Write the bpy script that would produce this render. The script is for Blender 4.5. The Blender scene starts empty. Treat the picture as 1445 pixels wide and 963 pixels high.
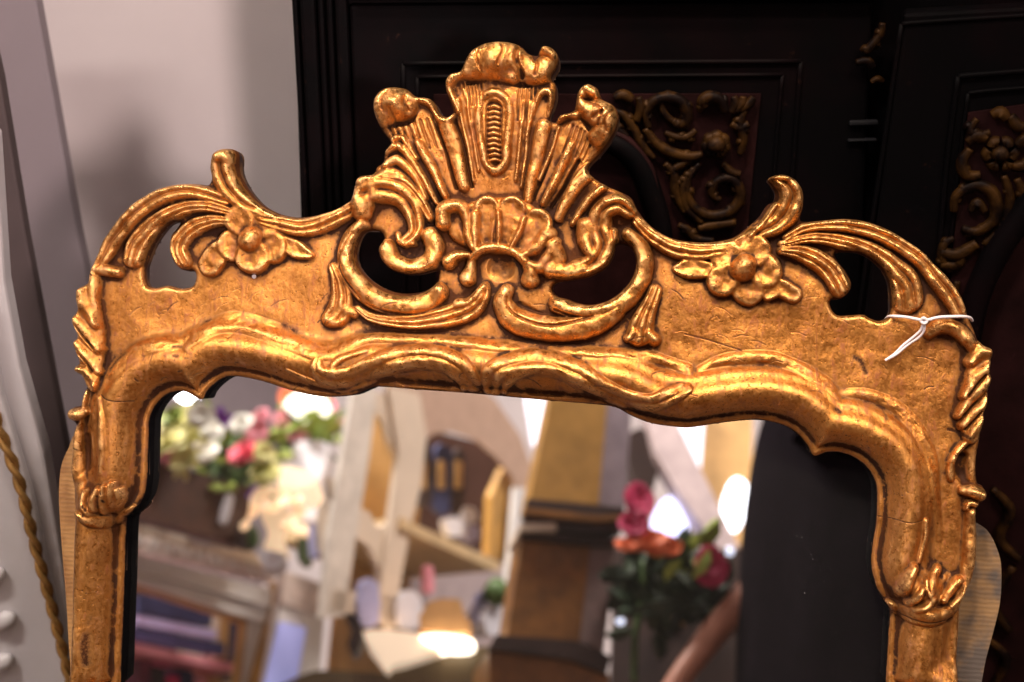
import bpy, bmesh, math, random
import numpy as np
from mathutils import Vector, Matrix
random.seed(7); np.random.seed(7)
SC = bpy.context.scene
COL = SC.collection

# ------------------------------------------------------------------ camera
W0, H0 = 1445.0, 963.0
CX, CY, F = 722.5, 481.5, 2007.0
CAM_Z = 0.85
_up = np.array([31.0, 4338.0, 2007.0]); _up /= np.linalg.norm(_up)
_X = np.array([1.0, 0, 0]) - _up[0]*_up; _X /= np.linalg.norm(_X)
_Y = np.cross(_up, _X)
RC = np.array([_X, _Y, _up])                 # camera space -> world
CAMPOS = np.array([0, 0, CAM_Z])
def to_world(p): return np.asarray(p) @ RC.T + CAMPOS
def dir_world(d): return np.asarray(d) @ RC.T
cd = bpy.data.cameras.new('camera'); cam = bpy.data.objects.new('camera', cd); COL.objects.link(cam)
M = Matrix([list(RC[0])+[0], list(RC[1])+[0], list(RC[2])+[CAM_Z], [0, 0, 0, 1]])
cam.matrix_world = M
cd.sensor_width = 36.0; cd.lens = 36.0*F/W0
cd.clip_start = 0.02; cd.clip_end = 100
cd.dof.use_dof = True; cd.dof.focus_distance = 1.03; cd.dof.aperture_fstop = 4.4
SC.camera = cam

# ------------------------------------------------------------------ mirror plane (camera space)
D = 1.05; S = 0.00052; HN = 26.0; FOOT = (930.0, 500.0)
_n = -np.array([(FOOT[0]-CX)/F, -(FOOT[1]-CY)/F, -1.0]); _n /= np.linalg.norm(_n)
_a = math.radians(3.9)
_U = np.array([math.cos(_a), -math.sin(_a), 0.0]); _U -= _U.dot(_n)*_n; _U /= np.linalg.norm(_U)
_V = np.cross(_n, _U)
def rays(px, py):
    px = np.asarray(px, float); py = np.asarray(py, float)
    return np.stack([(px-CX)/F, -(py-CY)/F, -np.ones_like(px)], -1)
def plane_pt(px, py, h=HN):
    """camera-space point seen at a picture place on the sheet h (in 0.52 mm units) above the glass datum"""
    r = rays(px, py); t = (D-h*S)/(r @ (-_n))
    return r*t[..., None]
ORG = plane_pt(np.array(660.0), np.array(1375.0), 0)   # base of the mirror, near the floor
def loc(P):                                            # camera space -> mirror's own axes
    q = P-ORG
    return np.stack([q @ _U, q @ _V, q @ _n], -1)
def comp(px, py, h):
    k = (D-np.asarray(h, float)*S)/(D-HN*S)
    return FOOT[0]+(px-FOOT[0])*k, FOOT[1]+(py-FOOT[1])*k
def reflect(P):                                        # virtual image point -> the real point (camera space)
    P = np.asarray(P, float)
    dist = D+18*S
    s = (P @ (-_n))-dist
    return P+2*s[..., None]*_n if P.ndim > 1 else P+2*s*_n

# ------------------------------------------------------------------ world, lamps, exposure
wd = bpy.data.worlds.new('World'); SC.world = wd; wd.use_nodes = True
bg = wd.node_tree.nodes['Background']; bg.inputs[0].default_value = (0.55, 0.5, 0.5, 1); bg.inputs[1].default_value = 0.10
SC.view_settings.view_transform = 'Standard'; SC.view_settings.look = 'None'
SC.view_settings.exposure = 0.0; SC.view_settings.gamma = 1.0
def area(name, pos, target, size, power, col, sy=None):
    l = bpy.data.lights.new(name, 'AREA'); l.energy = power; l.color = col; l.size = size
    if sy: l.shape = 'RECTANGLE'; l.size_y = sy
    o = bpy.data.objects.new(name, l); COL.objects.link(o)
    o.location = pos
    o.rotation_euler = (Vector(target)-Vector(pos)).to_track_quat('-Z', 'Y').to_euler()
    return o
bg.inputs[1].default_value = 0.03
def spot(name, pos, target, power, col, deg, rad, blend=.5):
    l = bpy.data.lights.new(name, 'SPOT'); l.energy = power; l.color = col; l.shadow_soft_size = rad
    l.spot_size = math.radians(deg); l.spot_blend = blend
    o = bpy.data.objects.new(name, l); COL.objects.link(o); o.location = pos
    o.rotation_euler = (Vector(target)-Vector(pos)).to_track_quat('-Z', 'Y').to_euler()
spot('ceiling_spotlight', (-0.12, 0.52, 2.35), (.02, .93, .43), 255, (1.0, .79, .60), 25, .075, 1.0)
spot('ceiling_spotlight', (0.70, 0.0, 2.5), (.16, .93, .42), 66, (1.0, .76, .48), 26, .08, 1.0)
area('shop_lamp', (-1.3, -.15, 2.95), (-.9, -2.3, 1.2), 1.0, 250, (1.0, .91, .82), .6)
area('shop_lamp', (1.1, -.15, 2.95), (.7, -2.3, 1.2), 1.0, 140, (1.0, .89, .79), .6)
# counter spotlight: its light throws the frame's shadow to the left on the pale wall
_hn = to_world(plane_pt(np.array(315.), np.array(212.), 40)); _wr = dir_world(rays(182., 168.)); _wp = CAMPOS+_wr*((1.42-CAMPOS[1])/_wr[1])
_kd = (_hn-_wp)/np.linalg.norm(_hn-_wp); _kp = _hn+_kd*1.15
_wr2 = dir_world(rays(170., 110.)); _tp = CAMPOS+_wr2*((1.42-CAMPOS[1])/_wr2[1])
_sl = bpy.data.lights.new('counter_spotlight', 'SPOT'); _sl.energy = 40; _sl.color = (1.0, .81, .77); _sl.shadow_soft_size = .07
_sl.spot_size = math.radians(31); _sl.spot_blend = .8
_so = bpy.data.objects.new('counter_spotlight', _sl); COL.objects.link(_so); _so.location = tuple(_kp)
_so.rotation_euler = (Vector(_tp)-Vector(_kp)).to_track_quat('-Z', 'Y').to_euler()

# ------------------------------------------------------------------ node helpers
def new_mat(name):
    m = bpy.data.materials.new(name); m.use_nodes = True
    nt = m.node_tree
    return m, nt, nt.nodes['Principled BSDF']
def N(nt, t, **kw):
    n = nt.nodes.new(t)
    for k, v in kw.items():
        if k.startswith('i_'):
            n.inputs[int(k[2:]) if k[2:].isdigit() else k[2:].replace('_', ' ')].default_value = v
        else: setattr(n, k, v)
    return n
def ramp(nt, src, stops):
    r = nt.nodes.new('ShaderNodeValToRGB'); e = r.color_ramp.elements
    while len(e) < len(stops): e.new(.5)
    for x, (p, c) in zip(e, stops):
        x.position = p; x.color = (c if len(c) == 4 else (*c, 1)) if isinstance(c, tuple) else (c, c, c, 1)
    nt.links.new(src, r.inputs[0]); return r.outputs[0]
def mixc(nt, f, a, b, mode='MIX'):
    m = nt.nodes.new('ShaderNodeMix'); m.data_type = 'RGBA'; m.blend_type = mode
    for s, v in ((m.inputs[0], f), (m.inputs[6], a), (m.inputs[7], b)):
        if isinstance(v, (int, float)): s.default_value = v
        elif isinstance(v, tuple): s.default_value = (*v, 1) if len(v) == 3 else v
        else: nt.links.new(v, s)
    return m.outputs[2]
def math_(nt, op, a, b=None, clamp=False):
    m = nt.nodes.new('ShaderNodeMath'); m.operation = op; m.use_clamp = clamp
    for i, v in enumerate((a, b)):
        if v is None: continue
        if isinstance(v, (int, float)): m.inputs[i].default_value = v
        else: nt.links.new(v, m.inputs[i])
    return m.outputs[0]
def noise(nt, scale, detail=4, rough=.55, vec=None, dist=0):
    n = nt.nodes.new('ShaderNodeTexNoise'); n.inputs['Scale'].default_value = scale
    n.inputs['Detail'].default_value = detail; n.inputs['Roughness'].default_value = rough
    n.inputs['Distortion'].default_value = dist
    if vec is None:
        tc = nt.nodes.get('TC') or nt.nodes.new('ShaderNodeTexCoord'); tc.name = 'TC'; vec = tc.outputs['Object']
    nt.links.new(vec, n.inputs['Vector']); return n.outputs['Fac']
def scaled(nt, s, rot=(0, 0, 0)):
    tc = nt.nodes.get('TC') or nt.nodes.new('ShaderNodeTexCoord'); tc.name = 'TC'
    mp = nt.nodes.new('ShaderNodeMapping'); mp.inputs['Scale'].default_value = s; mp.inputs['Rotation'].default_value = rot
    nt.links.new(tc.outputs['Object'], mp.inputs[0]); return mp.outputs[0]
def bump(nt, b, h, strength, dist, prev=None):
    n = nt.nodes.new('ShaderNodeBump'); n.inputs['Strength'].default_value = strength; n.inputs['Distance'].default_value = dist
    nt.links.new(h, n.inputs['Height'])
    if prev is not None: nt.links.new(prev, n.inputs['Normal'])
    if b is not None: nt.links.new(n.outputs[0], b.inputs['Normal'])
    return n.outputs[0]
def simple(name, col, rough=.6, metal=0.0, var=.15, scale=30, bmp=.15, spec=.5):
    m, nt, b = new_mat(name)
    f = noise(nt, scale, 5)
    c = mixc(nt, ramp(nt, f, [(.3, 0.0), (.7, 1.0)]), tuple(x*(1-var) for x in col), tuple(min(1, x*(1+var)) for x in col))
    nt.links.new(c, b.inputs['Base Color'])
    b.inputs['Roughness'].default_value = rough; b.inputs['Metallic'].default_value = metal
    b.inputs['Specular IOR Level'].default_value = spec
    if bmp: bump(nt, b, noise(nt, scale*6, 3), bmp, .002)
    return m

def gold_material():
    m, nt, b = new_mat('aged_gilding')
    at = N(nt, 'ShaderNodeAttribute', attribute_name='wear_shade'); sp = nt.nodes.new('ShaderNodeSeparateColor')
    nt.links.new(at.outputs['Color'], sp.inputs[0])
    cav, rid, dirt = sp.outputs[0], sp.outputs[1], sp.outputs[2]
    n0 = noise(nt, 7, 4, .6); n1 = noise(nt, 24, 7, .62); n2 = noise(nt, 150, 7, .7); n3 = noise(nt, 620, 5, .75); n4 = noise(nt, 300, 6, .75)
    st = noise(nt, 34, 7, .68, scaled(nt, (3.4, 1, 1), (0, 0, .75)), 1.2)
    leaf = mixc(nt, ramp(nt, n1, [(.36, 0.0), (.64, 1.0)]), (.29, .098, .017), (.56, .238, .054))
    leaf = mixc(nt, ramp(nt, n0, [(.38, 0.0), (.62, .55)]), leaf, (.50, .205, .040))
    leaf = mixc(nt, ramp(nt, n4, [(.44, 0.0), (.64, .38)]), leaf, (.72, .355, .105))
    # bare red bole where the leaf is rubbed through
    bl = math_(nt, 'MULTIPLY', ramp(nt, st, [(.47, 0.0), (.60, 1.0)]), ramp(nt, n2, [(.40, 0.0), (.58, 1.0)]), True)
    bl = math_(nt, 'MAXIMUM', bl, math_(nt, 'MULTIPLY', ramp(nt, n3, [(.52, 0.0), (.66, 1.0)]), .28), True)
    col = mixc(nt, math_(nt, 'MULTIPLY', bl, .8), leaf, (.20, .050, .014))
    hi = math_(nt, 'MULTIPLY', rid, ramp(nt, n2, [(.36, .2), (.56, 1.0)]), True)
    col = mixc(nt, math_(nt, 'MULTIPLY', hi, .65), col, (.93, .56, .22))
    # old umber wash plus recess shade painted into the carving, broken up
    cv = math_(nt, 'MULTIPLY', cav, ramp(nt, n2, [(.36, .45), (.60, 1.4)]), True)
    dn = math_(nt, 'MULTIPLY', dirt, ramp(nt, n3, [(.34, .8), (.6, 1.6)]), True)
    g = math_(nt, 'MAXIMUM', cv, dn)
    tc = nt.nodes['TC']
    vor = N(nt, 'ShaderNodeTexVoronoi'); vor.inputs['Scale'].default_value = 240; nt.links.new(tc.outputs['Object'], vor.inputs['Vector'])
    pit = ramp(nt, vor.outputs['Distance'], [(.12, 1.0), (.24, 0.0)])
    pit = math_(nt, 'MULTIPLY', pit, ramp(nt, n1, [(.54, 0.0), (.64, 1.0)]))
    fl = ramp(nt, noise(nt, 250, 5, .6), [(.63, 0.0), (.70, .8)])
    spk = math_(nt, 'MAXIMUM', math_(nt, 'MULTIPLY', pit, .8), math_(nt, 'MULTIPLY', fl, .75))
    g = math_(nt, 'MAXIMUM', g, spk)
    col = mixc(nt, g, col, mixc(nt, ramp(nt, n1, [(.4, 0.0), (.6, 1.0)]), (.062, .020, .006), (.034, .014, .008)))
    nt.links.new(col, b.inputs['Base Color'])
    met = math_(nt, 'SUBTRACT', .92, math_(nt, 'MULTIPLY', bl, .55), True)
    met = math_(nt, 'SUBTRACT', met, math_(nt, 'MULTIPLY', g, .85), True)
    nt.links.new(met, b.inputs['Metallic'])
    r = math_(nt, 'ADD', .26, math_(nt, 'MULTIPLY', ramp(nt, n4, [(.38, 0.0), (.60, 1.0)]), .18))
    r = math_(nt, 'ADD', r, math_(nt, 'MULTIPLY', bl, .15))
    r = math_(nt, 'SUBTRACT', r, math_(nt, 'MULTIPLY', hi, .10))
    r = math_(nt, 'ADD', r, math_(nt, 'MULTIPLY', g, .25), True)
    nt.links.new(r, b.inputs['Roughness'])
    nt.links.new(math_(nt, 'SUBTRACT', .5, math_(nt, 'MULTIPLY', g, .42), True), b.inputs['Specular IOR Level'])
    h = bump(nt, None, n1, .22, .0020)
    h = bump(nt, None, n2, .35, .0010, h)
    h = bump(nt, None, n4, .30, .0007, h)
    h = bump(nt, None, n3, .32, .0005, h)
    h = bump(nt, None, st, .35, .0020, h)
    bump(nt, b, math_(nt, 'SUBTRACT', 1.0, g), .45, .0008, h)
    return m
GOLD = gold_material()
def gold_edge():
    m, nt, b = new_mat('umber_edge_paint')
    n = noise(nt, 90, 5)
    c = mixc(nt, ramp(nt, n, [(.45, 0.0), (.62, 1.0)]), (.035, .020, .020), (.12, .06, .025))
    nt.links.new(c, b.inputs['Base Color']); b.inputs['Roughness'].default_value = .55
    bump(nt, b, noise(nt, 400, 4), .4, .001); return m
EDGE = gold_edge()
def saw_wood(c1=(.085, .065, .055), c2=(.26, .15, .065)):
    m, nt, b = new_mat('rough_sawn_wood')
    w = N(nt, 'ShaderNodeTexWave', bands_direction='Y'); w.inputs['Scale'].default_value = 92; w.inputs['Distortion'].default_value = 2.6
    w.inputs['Detail'].default_value = 2
    n = noise(nt, 35, 5); tc = nt.nodes['TC']; nt.links.new(tc.outputs['Object'], w.inputs['Vector'])
    c = mixc(nt, ramp(nt, n, [(.42, 0.0), (.6, 1.0)]), c1, c2)
    c = mixc(nt, math_(nt, 'MULTIPLY', w.outputs['Fac'], .18), c, (.04, .025, .02))
    nt.links.new(c, b.inputs['Base Color']); b.inputs['Roughness'].default_value = .6
    bump(nt, b, w.outputs['Fac'], .2, .0005); return m
SAW = saw_wood()
def glass_mat():
    m, nt, b = new_mat('silvered_glass')
    b.inputs['Base Color'].default_value = (.86, .86, .88, 1); b.inputs['Metallic'].default_value = 1.0
    b.inputs['Roughness'].default_value = 0.0
    d = N(nt, 'ShaderNodeBsdfDiffuse'); d.inputs[0].default_value = (.75, .75, .78, 1)
    vor = N(nt, 'ShaderNodeTexVoronoi'); vor.inputs['Scale'].default_value = 260
    v2 = scaled(nt, (1, 1, 1)); nt.links.new(v2, vor.inputs['Vector'])
    f = ramp(nt, vor.outputs['Distance'], [(.045, 1.0), (.09, 0.0)])
    f = math_(nt, 'MULTIPLY', f, ramp(nt, noise(nt, 14, 4), [(.60, 0.0), (.68, 1.0)]))
    f = math_(nt, 'ADD', math_(nt, 'MULTIPLY', f, .55), .006, True)
    mx = N(nt, 'ShaderNodeMixShader'); nt.links.new(f, mx.inputs[0])
    nt.links.new(b.outputs[0], mx.inputs[1]); nt.links.new(d.outputs[0], mx.inputs[2])
    nt.links.new(mx.outputs[0], nt.nodes['Material Output'].inputs[0])
    return m
GLASS = glass_mat()
RABBET = simple('black_rabbet_paint', (.0022, .0018, .0026), .9, bmp=0, spec=0.02)

# ------------------------------------------------------------------ object helpers
def link(name, me, mat=None, parent=None, label=None, cat=None, group=None, kind=None, smooth=False):
    o = bpy.data.objects.new(name, me); COL.objects.link(o)
    if mat is not None: me.materials.append(mat)
    if parent is not None: o.parent = parent
    if label: o['label'] = label
    if cat: o['category'] = cat
    if group: o['group'] = group
    if kind: o['kind'] = kind
    if smooth:
        for p in me.polygons: p.use_smooth = True
    return o
def empty(name, label, cat, locn=(0, 0, 0), group=None):
    o = bpy.data.objects.new(name, None); COL.objects.link(o); o.location = locn
    o.empty_display_size = .05
    o['label'] = label; o['category'] = cat
    if group: o['group'] = group
    return o
def mesh_from(name, verts, faces):
    me = bpy.data.meshes.new(name); me.from_pydata([tuple(v) for v in verts], [], [tuple(f) for f in faces]); me.update()
    bm = bmesh.new(); bm.from_mesh(me); bmesh.ops.recalc_face_normals(bm, faces=bm.faces); bm.to_mesh(me); bm.free()
    return me
def catmull(P, closed=False, n=6):
    P = np.asarray(P, float); m = len(P)
    if m < 3 and not closed:
        t = np.linspace(0, 1, n*2)[:, None]; return P[0]*(1-t)+P[-1]*t
    out = []
    rng = range(m) if closed else range(m-1)
    for i in rng:
        if closed: a, b, c, d = P[(i-1) % m], P[i], P[(i+1) % m], P[(i+2) % m]
        else: a, b, c, d = P[max(i-1, 0)], P[i], P[i+1], P[min(i+2, m-1)]
        for k in range(n):
            t = k/n
            out.append(.5*((2*b)+(-a+c)*t+(2*a-5*b+4*c-d)*t*t+(-a+3*b-3*c+d)*t**3))
    if not closed: out.append(P[-1])
    return np.array(out)
ZM = dict(Z3=(90, 190, 3.209), Z4=(860, 230, 3.209), ZA=(440, 40, 2.89), Z2=(440, 240, 2.89), Z5=(80, 380, 4.011), Z6=(80, 550, 4.817),
          Z8=(1080, 300, 3.959), ZB=(380, 440, 2.408), ZE=(85, 360, 4.813), ZF=(1290, 430, 5.069), ZG=(1290, 600, 5.069),
          ZR=(1080, 720, 3.959), ZS=(1080, 520, 3.959), P=(0, 0, 1.0))

# ------------------------------------------------------------------ carved surface: traced outlines
OUTER = [(104, 1012), (105, 963), (107, 850), (109, 755), (110, 737), (108, 712), (101, 685), (98, 662), (101, 633), (103, 612), (104, 600), (97, 592), (95.5, 582),
 (101, 575), (110, 573), (117, 556), (120, 541), (114, 533), (106, 526), (106, 516), (110, 508), (105, 494), (105, 482), (108, 474), (103, 458), (104, 445), (110, 436), (107, 420), (111, 407), (121, 400), (124, 389),
 (129, 374), (140, 342), (158, 315), (177, 293), (199, 277), (224, 265), (252, 259), (277, 259), (291, 260), (296, 248), (293, 236), (299, 219), (311, 209.5), (325, 209), (333, 217), (334, 237), (339, 252), (352, 272), (370, 290),
 (395, 302), (423, 306), (458, 300), (483, 290), (496, 277), (500, 259), (509, 248), (525, 246), (529, 235), (538, 228), (541, 214), (549, 202), (543, 191), (533, 177), (526, 158), (527, 140), (537, 125), (553, 121), (572, 124), (585, 134), (604, 137), (613, 146), (619, 158), (629, 163), (637, 158),
 (634, 144), (627, 126), (627, 112), (635, 102), (647, 99), (656, 82), (668, 66), (686, 58), (710, 56), (732, 60), (744, 71), (757, 73), (764, 64), (777, 63), (786, 74), (786, 89), (777, 106), (783, 116), (784, 132), (780, 148), (775, 166), (783, 170),
 (790, 161), (807, 156), (812, 144), (815, 127), (828, 116), (842, 121), (849, 137), (866, 147), (873, 165), (867, 186), (855, 206), (842, 221), (831, 233), (832, 245), (853, 260), (873, 269), (890, 278), (898, 293), (911, 311), (929, 326), (953, 337), (985, 341),
 (1010, 340), (1034, 335), (1053, 322), (1072, 305), (1083, 289), (1092, 284), (1095, 273), (1090, 261), (1084, 252), (1094, 247), (1109, 246), (1125, 255), (1134, 271), (1134, 292), (1131, 311), (1156, 311), (1190, 308), (1221, 311), (1250, 321), (1281, 339),
 (1304, 356), (1320, 373), (1338, 391), (1355, 414), (1365, 434), (1369, 447), (1377, 465), (1382, 479), (1389, 487), (1400, 493), (1400, 509), (1397, 521), (1399.5, 534), (1396, 548), (1394, 566), (1390, 582), (1388, 598), (1385, 620), (1381, 640), (1379.5, 665), (1382, 683), (1389, 687),
 (1393, 698), (1389, 710), (1380, 718), (1379, 738), (1380.5, 765), (1377, 806), (1370, 829), (1358, 850), (1356.5, 866), (1354, 909), (1350, 963), (1348, 1012)]
OPEN = [(166, 1040), (169, 963), (174, 830), (177, 740), (182, 727), (190, 719), (202, 700), (206.5, 675), (207.5, 643), (208.5, 612), (209.5, 592), (217, 574), (231, 559), (249, 552), (264, 554.5), (276, 561), (285, 563.2),
 (290, 554), (299, 544), (314, 533.5), (329, 531), (354, 534.6), (379, 541), (404, 549.5), (421.5, 554), (440, 558), (463, 560.4), (496, 558.4), (517, 550), (533.7, 546), (587.6, 550), (670.7, 556), (753.8, 563.8), (836.8, 570.8), (868, 575), (890.8, 587), (920, 598),
 (961, 603.5), (980, 603), (1019, 597), (1065, 593), (1099, 598), (1123, 610), (1139, 628), (1149, 643.5), (1165, 639), (1180, 638), (1202, 643.6), (1222, 657.6), (1234, 676), (1238, 699), (1236.5, 739), (1231.5, 770), (1230, 797), (1236.6, 826), (1246.7, 846), (1256, 862), (1254, 900), (1250.5, 963), (1248, 1040)]
HOLES = [
 [(252, 313), (239.6, 314.7), (227, 327), (214.7, 346), (207, 364.5), (202, 383), (205, 402), (218, 405.6), (233, 402.5), (252, 406.6), (267.6, 403.5), (273, 392.6), (270.7, 382.6), (255, 380.7), (242.7, 370.7), (236.5, 352), (238, 333), (246, 322.4)],
 [(526.5, 324.8), (512.7, 328), (504, 344), (502, 364.6), (509, 382), (526.5, 399), (547, 409.5), (571.5, 414), (595.7, 411), (613, 401), (617, 389), (614, 382), (592, 387), (571.5, 387), (550.7, 380), (537, 366), (533.4, 350.7), (540, 338.6), (537, 328)],
 [(879.5, 344), (869, 347), (865.6, 361), (855, 378), (831, 390.5), (803, 395.7), (785, 399), (779, 408), (786, 418), (800, 421.7), (813.7, 427), (834.5, 430), (858.7, 423.4), (879.5, 408), (893, 389), (897.4, 368), (891.6, 350.7)],
 [(1181, 357), (1206, 355.6), (1226.5, 363), (1244, 378), (1254, 396), (1257, 416), (1257, 438), (1252, 449), (1241.7, 453), (1229, 449), (1219, 444), (1198.7, 445), (1183.6, 445), (1174.7, 436.4), (1173.5, 424), (1188.6, 421), (1200, 411), (1202.5, 398.5), (1193.7, 381), (1183.6, 368)]]

X0, Y0, X1, Y1, ST = 82.0, 44.0, 1412.0, 1008.0, 1.15
gx = np.arange(X0, X1, ST); gy = np.arange(Y0, Y1, ST)
NX, NY = len(gx), len(gy)
PX, PY = np.meshgrid(gx, gy)
def edge_h(y): return np.interp(y, [60, 130, 200, 300, 420, 1000], [62, 52, 44, 30, 26, 30])
def prep(poly, hf, n=5, closed=True):
    p = catmull(poly, closed, n)
    hx, hy = comp(p[:, 0], p[:, 1], hf(p[:, 1]) if callable(hf) else hf)
    return np.stack([hx, hy], -1)
def inside(poly):
    cnt = np.zeros((NY, NX+1), np.int32)
    A = poly; B = np.roll(poly, -1, 0)
    for (x1, y1), (x2, y2) in zip(A, B):
        if y1 == y2: continue
        lo, hi = (y1, y2) if y1 < y2 else (y2, y1)
        j0 = int(np.ceil((lo-Y0)/ST)); j1 = int(np.ceil((hi-Y0)/ST))
        for j in range(max(j0, 0), min(j1, NY)):
            x = x1+(Y0+j*ST-y1)*(x2-x1)/(y2-y1)
            cnt[j, min(max(int(np.ceil((x-X0)/ST)), 0), NX)] += 1
    return (np.cumsum(cnt, 1)[:, :NX] % 2) == 1
def sdf(poly, R):
    dm = np.full((NY, NX), float(R))
    A = poly; B = np.roll(poly, -1, 0)
    for a, b in zip(A, B):
        i0 = max(int((min(a[0], b[0])-R-X0)/ST), 0); i1 = min(int((max(a[0], b[0])+R-X0)/ST)+2, NX)
        j0 = max(int((min(a[1], b[1])-R-Y0)/ST), 0); j1 = min(int((max(a[1], b[1])+R-Y0)/ST)+2, NY)
        if i0 >= i1 or j0 >= j1: continue
        x = PX[j0:j1, i0:i1]-a[0]; y = PY[j0:j1, i0:i1]-a[1]
        d = b-a; L = d.dot(d)+1e-9
        t = np.clip((x*d[0]+y*d[1])/L, 0, 1)
        np.minimum(dm[j0:j1, i0:i1], np.hypot(x-t*d[0], y-t*d[1]), out=dm[j0:j1, i0:i1])
    return np.where(inside(poly), -dm, dm)
OUTP = prep(OUTER, edge_h, 4)
OPNP = prep(OPEN, 12, 4)
sdO = sdf(OUTP, 30); sdG = sdf(OPNP, 125); sdH = [sdf(prep(h, 26, 4), 30) for h in HOLES]
SD = np.maximum(sdO, -np.clip(sdG, -30, 30))
for h in sdH: SD = np.maximum(SD, -h)
DG = np.clip(sdG, 0, 125)

def smooth_noise(sig, seed):
    r = np.random.RandomState(seed).randn(NY, NX)
    fy = np.fft.fftfreq(NY)[:, None]; fx = np.fft.rfftfreq(NX)[None]
    o = np.fft.irfft2(np.fft.rfft2(r)*np.exp(-2*(np.pi*sig)**2*(fx**2+fy**2)), s=(NY, NX))
    return o/o.std()
def blur(a, sig):
    fy = np.fft.fftfreq(NY)[:, None]; fx = np.fft.rfftfreq(NX)[None]
    return np.fft.irfft2(np.fft.rfft2(a)*np.exp(-2*(np.pi*sig)**2*(fx**2+fy**2)), s=(NY, NX))

# substrate: flat crest board, bolection moulding that follows the sight edge
wob = smooth_noise(26, 3)*1.4
dg = DG+np.where(DG > 12, wob*np.clip((DG-12)/20, 0, 1), 0)
prof_d = [0, 1.5, 4, 7, 9.5, 11.5, 15, 22, 30, 38, 46, 54, 60, 63, 65.5, 69, 73, 76, 80, 86, 125]
prof_h = [7, 11, 13, 13.2, 13, 15, 23, 38, 49, 55, 56, 53, 47, 43.5, 41.5, 42, 39, 33, 28, 26, 24]
H = np.interp(dg, prof_d, prof_h)
# board relief beyond the moulding: crown leans forward
H += np.interp(PY, [60, 150, 260, 330, 1000], [20, 17, 9, 0, 0])*np.clip((DG-70)/40, 0, 1)
Hs = blur(H, 3.2); kf = np.clip((DG-15)/10, 0, 1); H = H*(1-kf)+Hs*kf
H += smooth_noise(20, 5)*.9+smooth_noise(6, 8)*.35
O = np.zeros((NY, NX)); LAB = np.zeros((NY, NX), np.int16)
DIRT = np.zeros((NY, NX))
PARTS = []          # (name, parent index or None, label)
def part(name, parent=None, label=None):
    PARTS.append((name, parent, label)); return len(PARTS)
BASE_H = H.copy()

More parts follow.
